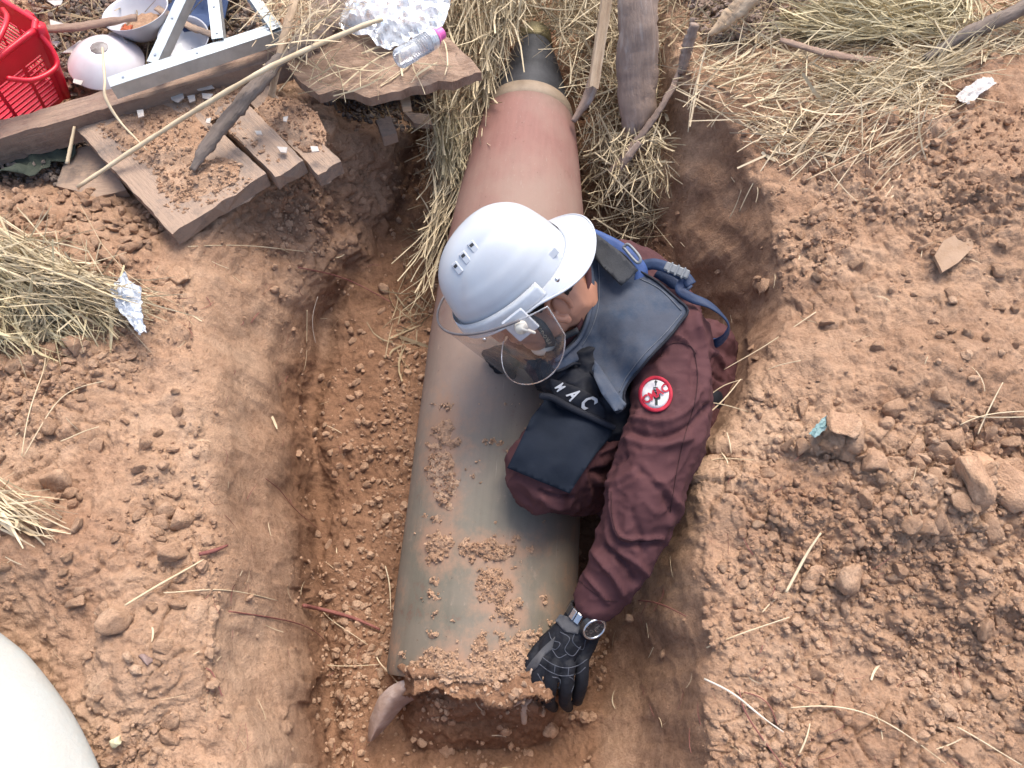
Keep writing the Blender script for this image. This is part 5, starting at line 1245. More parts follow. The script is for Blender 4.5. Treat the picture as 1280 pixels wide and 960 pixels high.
stick('dark_batten', [(58, 36, .05), (110, 32, .05), (170, 22, .06)], [.011, .012, .010], M['wood_red'], 'dark batten behind the upturned bowl', 'batten', flat=.6)
stick('cross_batten', [(196, 10, .03), (235, 32, .03), (268, 45, .03)], [.009, .009, .009], M['wood'], 'grey batten lying under the steel struts', 'batten', flat=.5)
stick('rotten_stump', [(372, 70, .03), (400, 30, .05), (440, -20, .05)], [.026, .034, .03], M['bark'], 'grey rotten log under the plastic film', 'log', jit=.1, seg=12)
for (pts, rad, lab) in (([(895, 18, .04), (930, 28, .04)], .018, 'grey stone at the top beside the split branch'), ([(960, 20, .04), (985, 16, .04)], .026, 'rounded grey stone behind the straw at the top')):
    o = clod(pts[0][0], pts[0][1], rad, lab, None); o.name = 'stone'; o['category'] = 'stone'
r9 = np.random.default_rng(9)
for k in range(16): clod(r9.uniform(880, 1010), r9.uniform(2, 52), r9.uniform(.010, .026), 'greyish rubble lump at the top between the split branch and the straw', 'rubble lumps at the top', flat=.6)
# galvanised steel frame: channel chord and three struts
def steel_frame():
    rt = root('steel_frame', Gz(240, 70, .07), 'galvanised steel truss frame of thin channels lying behind the timber beam', 'metal frame')
    def chan(name, a, b, W, H):
        W *= GS; H *= GS; a, b = Gz(*a), Gz(*b); R_ = frame_from(b-a, (0, 0, 1)); L = np.linalg.norm(b-a); c = (a+b)/2
        t = .0016
        parts = [box(c, R_, (L, W, t)), box(c+R_[:, 1]*(W/2-t/2)-R_[:, 2]*(H/2+t*.6), R_, (L, t, H)), box(c-R_[:, 1]*(W/2-t/2)-R_[:, 2]*(H/2+t*.6), R_, (L, t, H))]
        parts += [box(c+R_[:, 1]*s_*(W/2-.004)-R_[:, 2]*(H+t), R_, (L, .008, t)) for s_ in (1, -1)]
        v, f = join(parts); ob(name, v, f, M['galv'], rt, rot=R_, sm=False)
        for q in (-.42, .0, .42):
            v, f = tube([c+R_[:, 0]*L*q+R_[:, 2]*.0005, c+R_[:, 0]*L*q+R_[:, 2]*.003], .003, 6, 2); ob('rivet', v, f, M['steel'], rt, sm=False)
    chan('chord', (136, 103, .095), (352, 32, .095), .026, .024)
    chan('strut', (190, 78, .088), (240, -30, .12), .020, .02); chan('strut', (272, 48, .10), (263, -30, .12), .020, .02); chan('strut', (345, 36, .100), (310, -14, .11), .018, .018)
steel_frame()
# bowls
def bowl(loc, tilt, R0, H, label, mat, fill=None, up=True):
    R0 *= GS; H *= GS; rt = root('bowl', loc, label, 'bowl')
    pr = [(.30, .0), (.31, .006), (.36, .006), (.55, .16), (.80, .55), (1.0, 1.0), (.985, 1.01), (.95, .98), (.76, .56), (.52, .22), (.30, .14), (.0, .13)]
    if not up: pr = [(.0, .02)]+[(.30, .02)]+pr[:9]+[(.52, .22), (.3, .14), (0, .13)]
    seg = 48; t = np.arange(seg)*2*math.pi/seg; pr = np.array(pr); Q = []
    pr = catmull(np.c_[pr, np.zeros(len(pr))], len(pr)*3)[:, :2]
    for r, z in pr: Q.append(np.stack([r*R0*np.cos(t), r*R0*np.sin(t), np.full(seg, (z if up else 1-z)*H)], 1))
    Q = np.concatenate(Q); z = nrm(tilt); Rm_ = frame_from(np.cross(z, [.2, 1, .1]), z)
    v = Q@Rm_.T+loc; n_ = len(pr); i_ = np.arange(n_*seg).reshape(n_, seg); j_ = np.roll(i_, -1, 1)
    ff = np.stack([i_[:-1], j_[:-1], j_[1:], i_[1:]], -1).reshape(-1, 4); ob('dish', v, ff, mat, rt)
    return rt, Rm_
b1, R_ = bowl(Gz(133, 78, .01), (.12, -.05, 1), .069, .036, 'upturned pinkish white china bowl between the red basket and the steel frame', M['china_pink'], up=False)
v, f = ball(Gz(133, 78, .01)+R_[:, 2]*.0352*GS, (.020, .020, .0018), R_); ob('soil_stain', v, f, M['china_dirt'], b1)
b2, R_ = bowl(Gz(186, 44, .0), (-.10, .10, 1), .064, .050, 'upright white bowl with soil and dried orange food in it', M['china'])
v, f = ball(Gz(186, 44, .0)+R_[:, 2]*.022, (.050, .050, .012), R_, 3); v = v+fbm(v*60, 3)[:, None]*.004; ob('soil_filling', v, f, M['clod'], b2)
v, f = ball(Gz(157, 38, .03), (.012, .014, .007), None, 3); v = v+fbm(v*120, 3)[:, None]*.008; tag(ob('food_scrap', v, f, M['sauce']), 'dried orange food stuck on the rim of the soiled bowl', 'food scrap')
b3, R_ = bowl(Gz(238, 62, -.01), (.05, -.2, 1), .048, .036, 'small white bowl half hidden behind the steel chord', M['china'])
# broken china
def shard(pts, z, label, mat='shard'): return slab('china_shard', pts, z, .0022, M[mat], label, 'shard', 6, .0012)
shard([(78, 66), (100, 50), (112, 57), (100, 66)], .02, 'triangular white shard behind the upturned bowl'); shard([(62, 24), (82, 30), (78, 36), (63, 31)], .05, 'white shard on the batten beside the basket rim')
shard([(58, 0), (78, 0), (76, 6), (68, 7)], .03, 'white shard at the top edge by the basket'); shard([(136, 40), (150, 42), (160, 54), (148, 56), (138, 48)], .03, 'curved white shard left of the soiled bowl')
shard([(92, 98), (104, 101), (101, 106), (91, 103)], .025, 'white chip below the upturned bowl'); shard([(64, 52), (74, 51), (70, 58)], .03, 'tiny white chip beside the basket corner')
shard([(212, 116), (228, 114), (230, 122), (222, 128), (214, 124)], .03, 'grey white shard under the beam above the boards'); shard([(240, 108), (262, 104), (268, 110), (248, 113)], .03, 'long white shard tucked against the beam')
shard([(252, 116), (266, 117), (262, 124), (253, 122)], .03, 'white chip beside the pale pole'); shard([(234, 120), (243, 118), (244, 125), (237, 128)], .03, 'cream chip left of the pale pole')
shard([(171, 138), (179, 137), (180, 145), (173, 147)], .045, 'white crumb of plaster on the left pallet board'); shard([(258, 148), (264, 147), (262, 154), (257, 153)], .03, 'small white chip in the gap between boards')
shard([(318, 163), (326, 163), (328, 168), (321, 168)], .03, 'tiny white chip on the narrow board'); shard([(346, 183), (359, 184), (358, 191), (351, 190)], .03, 'white chip near the end of the narrow board')
shard([(388, 183), (397, 183), (399, 189), (390, 190)], .035, 'white chip on the rightmost board'); shard([(354, 146), (360, 145), (358, 152), (354, 151)], .045, 'white chip on the soil heap of the rightmost board')
# cloths
def cloth_heap(name, outline, z, amp, mat, label, seed):
    p, f, nb = poly_fill(outline, 5); w = G(p[:, 0], p[:, 1], np.full(len(p), z)); w[:, 2] += fbm(w*9+seed, 3)*amp+(1-np.abs(fbm(w*22+seed, 2)))**3*amp*.4
    v, f2 = sheet_solid(w, f, .002, (0, 0, 1)); return tag(ob(name, v, f2, mat), label, 'cloth')
cloth_heap('green_cloth', [(-20, 178), (40, 168), (86, 158), (92, 178), (84, 195), (62, 200), (50, 222), (20, 226), (-20, 224)], -.01, .03, M['tarp'], 'dark green cloth crumpled under the timber beam', 4)
cloth_heap('blue_cloth', [(176, -20), (300, -20), (280, 20), (258, 48), (232, 44), (214, 22), (190, 12)], .01, .02, M['bluecloth'], 'dark blue cloth lying beneath the steel struts', 9)
# red basket
def basket():
    c0 = Gz(52, 31, .135); a = nrm([-.52, -.84, 0]); b = nrm([-.80, .58, 0]); up = np.array([0, 0, 1.]); H = .180; La, Lb = .31, .43; ins = .031
    rt = root('shopping_basket', c0-up*H, 'red plastic shopping basket with slotted sides and folded handles at the top left corner', 'basket')
    def pt(x, y, h):                                # x along a, y along b, h height 0..1; walls lean outward
        q = ins*(1-h); return c0+a*(q+x*(La-2*q)/La)+b*(q+y*(Lb-2*q)/Lb)-up*H*(1-h)
    def wall(fn, L, name):                         # fn(s,h) point; slots as gaps between bars
        n = nrm(np.cross(fn(L, .5)-fn(0, .5), fn(L/2, 1)-fn(L/2, 0)))
        def plate(s0, s1, h0, h1, th=.0025, off=0):
            q = np.array([fn(s0, h0), fn(s1, h0), fn(s1, h1), fn(s0, h1)])+n*off; return sheet_solid(q, [[0, 1, 2, 3]], th, n)
        parts = [plate(0, L, .72, 1), plate(0, L, 0, .06), plate(0, .028, .055, .725), plate(L-.028, L, .055, .725)]
        nb = 4
        for k in range(1, nb): parts.append(plate(L*k/nb-.004, L*k/nb+.004, .055, .725, .003, .001))
        nr = 10
        for k in range(nr):
            h = .06+.66*(k+.5)/nr; parts.append(plate(.025, L-.025, h-.011, h+.011, .0025, .0004*(k % 2)))
        v, f = join(parts); ob(name, v, f, M['basket'], rt, sm=False)
    wall(lambda s, h: pt(s, 0, h), La, 'side_wall'); wall(lambda s, h: pt(s, Lb, h), La, 'side_wall')
    wall(lambda s, h: pt(0, s, h), Lb, 'end_wall'); wall(lambda s, h: pt(La, s, h), Lb, 'end_wall')
    v, f = sheet_solid(np.array([pt(0, 0, 0), pt(La, 0, 0), pt(La, Lb, 0), pt(0, Lb, 0)]), [[0, 1, 2, 3]], .003, up); ob('base', v, f, M['basket'], rt, sm=False)
    e = .006; cr = .02
    rim = [pt(cr, 0, 1), pt(La-cr, 0, 1), pt(La, cr, 1), pt(La, Lb-cr, 1), pt(La-cr, Lb, 1), pt(cr, Lb, 1), pt(0, Lb-cr, 1), pt(0, cr, 1), pt(cr, 0, 1)]
    R2 = [];
    for q0, q1 in zip(rim[:-1], rim[1:]): R2 += [q0+(q1-q0)*t for t in np.linspace(0, 1, 8)[:-1]]
    R2.append(rim[-1]); v, f = tube(np.array(R2), .0065, 8, n=len(R2)*2); ob('rim', v, f, M['basket'], rt)
    # thick corner post
    v, f = tube([pt(.004, .004, 0), pt(.004, .004, 1)], [.012, .013], 10, 6); ob('corner_post', v, f, M['basket'], rt)
    # handles folded: one outside the near wall, one standing inward
    v, f = tube([pt(.012, -.004, .92), pt(.012, -.02, .75)-b*.012, pt(.03, -.03, .66)-b*.02, pt(.09, -.03, .72)-b*.02, pt(.13, -.02, .85)-b*.01], .0055, 10, n=40, round_end=True); ob('handle', v, f, M['basket'], rt)
    v, f = tube([pt(.02, .10, 1.02), pt(.04, .05, 1.12), pt(.07, .02, 1.15), pt(.12, .0, 1.1), pt(.17, -.01, .98)], .0055, 10, n=40, round_end=True); ob('handle', v, f, M['basket'], rt)
    v, f = box(pt(-.006, .05, .95), frame_from(b, up), (.026, .016, .022), .002); ob('handle_lug', v, f, M['basket'], rt, sm=False)
basket()
# plastic film heap and bottle
def film(name, outline, z, h, label, mat, seed, step=4, fr=24):
    p, f, nb = poly_fill(outline, step); w = G(p[:, 0], p[:, 1], np.full(len(p), z)); d = np.min(np.linalg.norm(p[:, None]-p[None, :nb], axis=2), 1)
    k = smooth(0, 22, d); w[:, 2] += h*k*(.7+.5*fbm(w*8+seed, 2))+np.abs(fbm(w*fr+seed, 3))*h*.55+np.abs(fbm(w*fr*2.6+seed, 2))*h*.16; w += rng.normal(size=w.shape)*.0009
    v, f2 = sheet_solid(w, f, .0006, (0, 0, 1)); return tag(ob(name, v, f2, mat, sm=False), label, 'plastic')
film('plastic_film', [(414, 22), (418, -20), (568, -20), (562, 12), (556, 30), (545, 42), (520, 52), (498, 58), (478, 66), (466, 54), (452, 48), (430, 40)], .045, .035, 'crumpled clear plastic film heaped on the rotten board', M['film'], 3)
film('plastic_wrapper', [(138, 362), (152, 345), (158, 340), (162, 352), (177, 360), (178, 385), (183, 415), (176, 421), (166, 408), (156, 396), (146, 384)], .045, .016, 'crumpled silvery plastic wrapper at the tip of the straw sheaf', M['wrapper'], 6, 3, 40)
film('plastic_rag', [(1194, 122), (1206, 110), (1228, 98), (1240, 96), (1244, 106), (1226, 118), (1212, 131), (1200, 130)], .085, .012, 'dirty white plastic rag on the right spoil heap', M['rag'], 8, 3, 40)
film('teal_scrap', [(1010, 543), (1018, 534), (1030, 522), (1044, 516), (1040, 530), (1028, 540), (1018, 548)], .085, .010, 'small torn teal plastic scrap beside the flat soil slab', M['teal'], 2, 3, 50)
tag(bpy.data.objects['teal_scrap'], None, 'plastic scrap')
def bottle():
    a, b = Gz(497, 75, .105), Gz(553, 41, .10); x = nrm(b-a); L = np.linalg.norm(b-a); rt = root('water_bottle', Gz(520, 62, .062), 'empty clear plastic water bottle with pink cap lying on the rotten board', 'bottle')
    r0 = .021
    R_ = frame_from(x, (0, 0, 1)); pr = [(0, .0), (.0, .6), (.02, .92), (.06, 1)]
    for k in range(9): s = .36+k*.045; pr += [(s, 1), (s+.012, .90), (s+.024, .90), (s+.036, 1)]
    pr = pr[:4]+[(.10, 1), (.33, 1)]+pr[4:]+[(.80, .98), (.84, .7), (.87, .45), (.88, .42)]
    seg = 28; t = np.arange(seg)*2*math.pi/seg; Q = []
    for s, r in pr: Q.append(np.stack([np.full(seg, s*L), r*r0*np.cos(t), r*r0*np.sin(t)], 1))
    Q = np.concatenate(Q); Q[:, 1:] *= (1+.05*fbm(Q*40, 2))[:, None]; n_ = len(pr); i_ = np.arange(n_*seg).reshape(n_, seg); j_ = np.roll(i_, -1, 1)
    ob('bottle_body', Q@R_.T+a, np.stack([i_[:-1], j_[:-1], j_[1:], i_[1:]], -1).reshape(-1, 4), M['bottle'], rt)
    v, f = tube([a+x*L*.87, a+x*L*1.0], [.013, .0125], 18, 3); cp = ob('cap', v, f, M['pinkcap'], rt, sm=False)
    v, f = tube([a+x*L*.815, a+x*L*.875], [.0198, .015], 18, 3); ob('cap_skirt', v, f, M['pinkcap'], rt)
    v, f = tube([a+x*L*.66, a+x*L*.79], [.0217, .0217], 20, 3); ob('label_band', v, f, clear('blue_print', (.7, .85, .9), .1, .8), rt, sm=False)
bottle()
# pale sack in the lower left corner
def sack():
    c = G(75, 868, .04)-np.array([.685, .729, 0])*.72; v, f = ico(6); v = v*np.array([.72, .72, .17]); v[:, 2] = np.where(v[:, 2] < 0, v[:, 2]*.6, v[:, 2])
    v = v*(1+.010*fbm(v*4, 3))[:, None]; v[:, 2] += .006*(1-np.abs(fbm(v*[7, 14, 7]+3, 2)))**4+.0015*fbm(v*40, 2)
    tag(ob('sack', v+c, f, M['sack']), 'smooth pale grey white sack bulging into the lower left corner', 'sack')
sack()
slab('tan_flake', [(1168, 320), (1180, 300), (1200, 291), (1219, 290), (1216, 310), (1198, 328), (1178, 340)], .095, .006, pm('tan_board', (.26, .165, .10), (.36, .235, .145), 20, .9, .6, dust=.5), 'flat tan flake of board on the right bank', 'board scrap', 6, .001)

# ------------------------------------------------------------------ straw
def straw(name, label, P0, DIR, L, W, mat, droop=.0, bend=.25, nseg=4, seed=1):
    L = L*1.12; W = W*1.02
    r = np.random.default_rng(seed); n = len(P0); DIR = DIR/np.linalg.norm(DIR, axis=1)[:, None]
    t = np.linspace(-.5, .5, nseg+1); bd = r.normal(size=(n, 3))*bend; kink = r.normal(size=(n, 3))*bend*.6*(r.random((n, 1)) < .3)
    C = P0[:, None]+DIR[:, None]*(t[None, :, None]*L[:, None, None])+(bd[:, None]*(t**2-.08)[None, :, None]+kink[:, None]*np.abs(t-.1)[None, :, None])*L[:, None, None]
    C[:, :, 2] -= (droop*(t+.5)**2)[None]*L[:, None]
    A = np.cross(DIR, r.normal(size=(n, 3))); A /= np.linalg.norm(A, axis=1)[:, None]; B = np.cross(DIR, A)
    w = W[:, None]*np.array([.8]+[1.0]*(nseg-1)+[.35])[None]
    W = W*np.exp(r.normal(size=n)*.38); w = W[:, None]*np.array([.8]+[1.0]*(nseg-1)+[.35])[None]
    ring = [1.25*A, .35*B-.3*A, -1.1*A-.2*B]
    v = np.stack([C+q[:, None]*w[..., None] for q in ring], 2).reshape(-1, 3)
    f = []
    for s in range(nseg):
        for k in range(3):
            k2 = (k+1) % 3; f.append([s*3+k, s*3+k2, (s+1)*3+k2, (s+1)*3+k])
    f = (np.array(f)[None]+(np.arange(n)*3*(nseg+1))[:, None, None]).reshape(-1, 4)
    return tag(ob(name, v, f, mat, origin=(0, 0, 0), sm=False), label, 'straw', None, 'stuff')
def inpoly(poly, n, r):
    poly = np.array(poly, float); x0, y0 = poly.min(0); x1, y1 = poly.max(0); out = []
    while len(out) < n:
        x, y = r.uniform(x0, x1), r.uniform(y0, y1); c = False; j = len(poly)-1
        for i in range(len(poly)):
            if (poly[i, 1] > y) != (poly[j, 1] > y) and x < (poly[j, 0]-poly[i, 0])*(y-poly[i, 1])/(poly[j, 1]-poly[i, 1])+poly[i, 0]: c = not c
            j = i
        if c: out.append((x, y))
    return np.array(out)
def field(name, label, poly, n, ang, spread, Lr, mat, seed, h=(.004, .02), tilt=.12, wr=(.0006, .0013), bend=.25, droop=0., zoff=None):
    r = np.random.default_rng(seed); p = inpoly(poly, n, r); hh = r.uniform(*h, n)
    if zoff is None: P0 = T(p[:, 0], p[:, 1], hh)
    else: P0 = G(p[:, 0], p[:, 1], np.array([zoff(x, y) for x, y in p])+hh)
    a = np.radians(np.array([ang(x, y) for x, y in p]) if callable(ang) else ang)+r.normal(size=n)*math.radians(spread)
    i = gi(p[:, 0], p[:, 1]); nn = N2[i]
    if zoff is not None: nn = np.tile([0, 0, 1.], (n, 1))
    d = np.stack([np.cos(a), np.sin(a), np.zeros(n)], 1); d -= (d*nn).sum(1)[:, None]*nn; d /= np.linalg.norm(d, axis=1)[:, None]; d += nn*r.normal(size=(n, 1))*tilt
    return straw(name, label, P0, d, r.uniform(*Lr, n), r.uniform(*wr, n), mat, droop, bend, seed=seed)
# straw lining both sides of the trench beside the bomb nose (hangs down the walls)
def lerpz(pts):
    pts = np.array(pts, float); return lambda x, y: float(np.interp(y, pts[:, 0], pts[:, 1]))
zl = lerpz([(-40, .02), (60, -.08), (140, -.22), (220, -.33), (330, -.45)]); zr = lerpz([(-40, .02), (60, -.10), (140, -.22), (220, -.35), (320, -.47)])
PL = [(545, -40), (665, -40), (650, 30), (625, 70), (615, 120), (600, 170), (585, 220), (565, 250), (548, 300), (538, 290), (545, 230), (535, 180), (545, 120), (600, 95), (560, 40)]
field('straw', 'dense dry straw hanging down the trench edge left of the bomb nose', PL, 900, 86, 16, (.07, .22), M['straw'], 21, (-.02, .05), .45, zoff=zl)
field('straw', 'older brown straw matted left of the bomb nose', PL, 800, 80, 35, (.05, .16), M['straw_old'], 22, (-.06, .02), .4, zoff=zl)
PR = [(700, -40), (850, -40), (860, 60), (850, 130), (826, 190), (822, 250), (815, 300), (770, 300), (745, 265), (738, 210), (728, 160), (715, 110), (705, 60), (690, 30)]
field('straw', 'tangled dry straw between the bomb nose and the weathered post', PR, 700, 75, 50, (.05, .16), M['straw'], 23, (-.03, .03), .5, zoff=zr)
field('straw', 'dark matted straw on the trench edge right of the bomb nose', PR, 1000, 80, 55, (.04, .14), M['straw_old'], 24, (-.08, .0), .5, zoff=zr, bend=.4)
field('straw', 'straw packed behind the bomb nose at the top edge', [(600, -60), (780, -60), (760, 20), (700, 36), (640, 36), (610, 20)], 500, 70, 45, (.06, .18), M['straw'], 25, (-.05, .05), .4, zoff=lerpz([(-60, .02), (40, -.34)]))
field('straw', 'brown straw packed behind the bomb nose', [(600, -60), (780, -60), (760, 30), (705, 40), (635, 40), (610, 20)], 600, 70, 55, (.05, .15), M['straw_old'], 26, (-.12, .0), .4, zoff=lerpz([(-60, .0), (40, -.36)]))
field('grass_tuft', 'yellow green straw tuft standing against the soil left of the bomb', [(545, 165), (575, 150), (580, 200), (562, 220), (548, 210)], 150, 97, 9, (.06, .12), M['straw_green'], 27, (0, .03), .2, zoff=lambda x, y: zl(x, y)+.04)
field('straw', 'long straw stems hanging beside the bomb behind the helmet', [(540, 240), (585, 220), (560, 300), (532, 370), (528, 330)], 60, 72, 10, (.08, .20), M['straw'], 28, (0, .03), .2, zoff=lambda x, y: zl(x, y)+.05)
field('straw', 'broken straw and splinters on the floor left of the helmet', [(515, 290), (548, 270), (545, 400), (505, 470), (480, 440), (500, 350)], 90, 60, 50, (.03, .10), M['straw_old'], 29, (0, .015), .2)
field('straw', 'straw caught over the foot of the weathered post', [(762, 165), (835, 160), (838, 235), (765, 240)], 170, 80, 40, (.05, .13), M['straw'], 61, (.02, .06), .3, zoff=lambda x, y: zr(x, y)+.06)
# right bank
RB_ = [(870, 62), (985, 40), (1160, 60), (1180, 110), (1150, 160), (1110, 200), (1040, 205), (960, 195), (925, 160), (880, 140), (865, 100)]
field('straw', 'pale straw scattered over the right bank beside the trench', RB_, 330, lambda x, y: 5+25*math.sin(x*.02+y*.03), 26, (.05, .20), M['stalk'], 31, (.002, .014), .05)
field('straw', 'yellowish straw lying across the right bank', [(880, 60), (1180, 50), (1200, 110), (1140, 150), (960, 150), (880, 110)], 230, lambda x, y: 8+20*math.sin(x*.015), 20, (.08, .24), M['straw'], 32, (.004, .022), .06)
field('straw', 'pale trampled straw patch on the right bank', [(935, 150), (1010, 145), (1065, 170), (1050, 200), (1000, 212), (950, 195)], 260, 0, 45, (.02, .08), M['stalk'], 33, (.002, .008), .08)
field('straw', 'sheaf of greenish straw behind the dark wooden strip', [(985, 22), (1180, 12), (1175, 55), (1080, 62), (1000, 50)], 520, lambda x, y: -4+.05*(x-1080), 9, (.10, .26), M['straw_green'], 34, (.01, .045), .06)
field('straw', 'straw bundle standing at the top edge right of centre', [(1120, -40), (1200, -40), (1215, 20), (1180, 34), (1130, 25)], 420, lambda x, y: 65+.3*(x-1160), 12, (.08, .2), M['straw_green'], 35, (.01, .06), .12)
field('straw', 'straw on the upper right corner around the grey branch', [(1150, 60), (1290, -10), (1290, 60), (1200, 95), (1140, 110)], 260, 22, 22, (.08, .22), M['straw'], 36, (.003, .02), .08)
field('straw', 'straw drift running along the right bank towards the rag', [(1040, 95), (1190, 78), (1200, 98), (1120, 118), (1050, 120)], 240, 12, 9, (.08, .22), M['straw'], 37, (.006, .03), .05)
field('straw', 'fan of pale straw below the drift', [(1115, 105), (1160, 100), (1165, 140), (1150, 152), (1128, 140)], 110, 100, 16, (.06, .13), M['stalk'], 38, (.006, .02), .08)
field('straw', 'thin straw on the bank below the pale patch', [(1080, 150), (1190, 145), (1150, 200), (1120, 215), (1060, 200)], 60, 30, 14, (.10, .22), M['stalk'], 39, (.002, .010), .04)
field('straw', 'brown straw around the rubble at the top edge', [(830, -30), (1120, -30), (1100, 30), (900, 70), (840, 60)], 420, 30, 55, (.05, .16), M['straw_old'], 40, (.0, .03), .15)
# sparse bits everywhere
field('straw', 'sparse straw bits strewn over both banks and the trench floor', [(-40, 240), (1320, 200), (1320, 990), (-40, 990)], 170, 20, 90, (.01, .05), M['stalk'], 41, (.001, .004), .03, (.0004, .0008))
field('root_hairs', 'fine dark rootlets poking from the soil', [(220, 300), (520, 300), (470, 960), (260, 960)], 130, 70, 60, (.01, .05), M['root'], 42, (.001, .004), .2, (.0002, .0005), .6)
field('root_hairs', 'fine dark rootlets in the right bank', [(760, 560), (1050, 560), (1280, 960), (740, 960)], 110, 70, 60, (.01, .05), M['root'], 43, (.001, .004), .2, (.0002, .0005), .6)
# left bank sheaves
field('straw', 'sheaf of straw fanning out on the left bank towards the silvery wrapper', [(-30, 300), (40, 318), (100, 345), (150, 360), (168, 375), (140, 392), (90, 378), (40, 352), (-30, 345)], 420, lambda x, y: -22+.06*x, 9, (.10, .24), M['straw'], 51, (.01, .05), .06)
field('straw', 'lower layer of greenish straw on the left bank', [(-30, 320), (40, 330), (110, 372), (155, 405), (110, 412), (50, 440), (-30, 430)], 380, lambda x, y: -38-.1*x, 22, (.08, .2), M['straw_green'], 52, (.0, .035), .1)
field('straw', 'upright straw stubble at the left edge', [(40, 365), (75, 365), (78, 415), (45, 420)], 110, 82, 7, (.05, .09), M['straw'], 53, (.01, .04), .1)
field('straw', 'dark old straw under the left sheaf', [(-30, 305), (60, 320), (130, 370), (120, 405), (50, 430), (-30, 440)], 350, -30, 35, (.05, .15), M['straw_old'], 54, (-.01, .015), .1)
field('straw', 'small sheaf of pale straw poking in at the left edge', [(-50, 600), (10, 622), (48, 640), (58, 658), (40, 668), (0, 655), (-50, 640)], 130, lambda x, y: -24, 5, (.10, .2), M['stalk'], 55, (.01, .04), .03, (.0009, .0018))
field('straw', 'straw litter between basket, bowls and steel frame', [(50, -30), (420, -30), (400, 60), (330, 40), (180, 90), (90, 90), (55, 40)], 330, 35, 60, (.04, .16), M['straw_old'], 56, (.0, .06), .25)
field('straw', 'thin straw across the rotten board', [(350, 20), (560, 60), (560, 100), (400, 110), (350, 80)], 75, 60, 60, (.04, .14), M['straw'], 57, (.003, .012), .1, zoff=lambda x, y: .04)
field('straw', 'tangle of pale straw at the top between steel frame and plastic film', [(330, -30), (440, -30), (420, 40), (370, 60), (335, 30)], 150, 55, 50, (.06, .18), M['stalk'], 58, (.03, .12), .35, zoff=lambda x, y: .05)
field('straw', 'dark straw in the hollow under the rotten board', [(400, 110), (540, 105), (545, 160), (480, 150), (420, 150)], 120, 40, 60, (.04, .12), M['straw_old'], 59, (.0, .02), .2)

# single stalks one can point at
def stalk(pts, rad, label, mat='stalk', cat='stalk', h=.004, zs=None, name='straw_stalk'):
    rad *= GS; p = catmull(np.array([(x, y, 0) for x, y in pts], float), len(pts)*6)
    w = T(p[:, 0], p[:, 1], np.full(len(p), h)); 
    if zs is not None: w = G(p[:, 0], p[:, 1], np.interp(np.linspace(0, 1, len(p)), np.linspace(0, 1, len(zs)), zs))
    elif len(w) > 4:                                # stiff stalk bridges the hollows
        for _ in range(30): w[1:-1] = (w[:-2]+w[2:])/2*.6+w[1:-1]*.4
        w[:, 2] += h
    v, f = tube(w, [rad*.9, rad, rad*.6], 6, n=len(w)); return tag(ob(name, v, f, M[mat], origin=w[0]), label, cat)
stalk([(976, 745), (998, 705), (1021, 664)], .0022, 'thick bleached stalk lying between soil lumps on the right bank', h=.010)
stalk([(888, 808), (930, 792), (979, 775)], .0011, 'straw stalk on the right bank below the round clod', h=.006)
stalk([(982, 883), (1050, 884), (1110, 905), (1170, 955)], .0009, 'long bent straw at the bottom right', h=.006)
stalk([(1190, 908), (1230, 930), (1275, 958)], .0009, 'straw near the bottom right corner', h=.005)
stalk([(905, 507), (940, 470), (1000, 455)][::-1], .0007, 'thin straw bridging the rim beside the hip pouch', h=.008)
stalk([(870, 445), (905, 490)], .0001, 'x') if False else None
stalk([(878, 524), (904, 500), (926, 474)], .0012, 'bright straw crossing the maroon trouser at the right rim', zs=[-.05, -.03, -.02])
stalk([(884, 496), (905, 482), (928, 474)], .0008, 'short straw meeting the bright one at the rim', zs=[-.05, -.03, -.02])
stalk([(866, 502), (900, 505), (940, 516)], .0008, 'straw pointing at the trouser from the right rim', zs=[-.06, -.03, .0])
stalk([(1020, 390), (960, 430), (905, 462)], .0009, 'long pale straw leaning over the right wall above the trouser', zs=[.03, .0, -.05])
stalk([(868, 588), (905, 582), (940, 578)], .0009, 'straw beside the elbow on the right lip', h=.006)
stalk([(905, 578), (911, 592)], .0012, 'stub of straw crossing the one beside the elbow', h=.006)
stalk([(910, 545), (914, 565)], .0010, 'stub of straw standing in the small hollow of the rim', h=.006)
stalk([(1210, 545), (1225, 515), (1243, 484)], .0010, 'straw standing against the right spoil heap', h=.008)
stalk([(1192, 530), (1225, 520), (1290, 515)], .0009, 'upper of the straws at the right edge', h=.008)
stalk([(1200, 524), (1240, 522), (1290, 524)], .0009, 'lower of the straws at the right edge', h=.006)
stalk([(925, 272), (944, 228), (975, 185), (988, 160)], .0011, 'long straw hanging over the top of the right wall', h=.010)
stalk([(912, 275), (930, 240)], .0009, 'short straw beside the long one on the right wall', h=.006)
stalk([(860, 165), (866, 120), (880, 70), (886, 40)], .0013, 'long straw bending down beside the grey stake', zs=[-.06, .0, .05, .08])
stalk([(1010, 228), (1070, 205), (1120, 180), (1150, 168)], .0013, 'long curved straw along the lower edge of the straw patch', h=.008)
stalk([(1032, 212), (1060, 250), (1070, 256)], .0008, 'thin forked straw below the curved one', h=.005)
stalk([(238, 312), (310, 308), (370, 314), (405, 320)], .0008, 'long thin pale root across the left bank above the wall', h=.006)
stalk([(385, 388), (384, 430)], .0008, 'short upright straw on the smooth left wall', h=.004)
stalk([(158, 762), (205, 735), (255, 700)], .0016, 'pale stalk leading to the red twig on the left bank', h=.008)
stalk([(205, 748), (245, 738), (290, 737), (345, 752)], .0009, 'curved thin straw below the red twig', h=.006)
stalk([(250, 693), (268, 690), (283, 683)], .0030, 'short red twig at the left rim', 'root', 'twig', .006, name='red_twig')
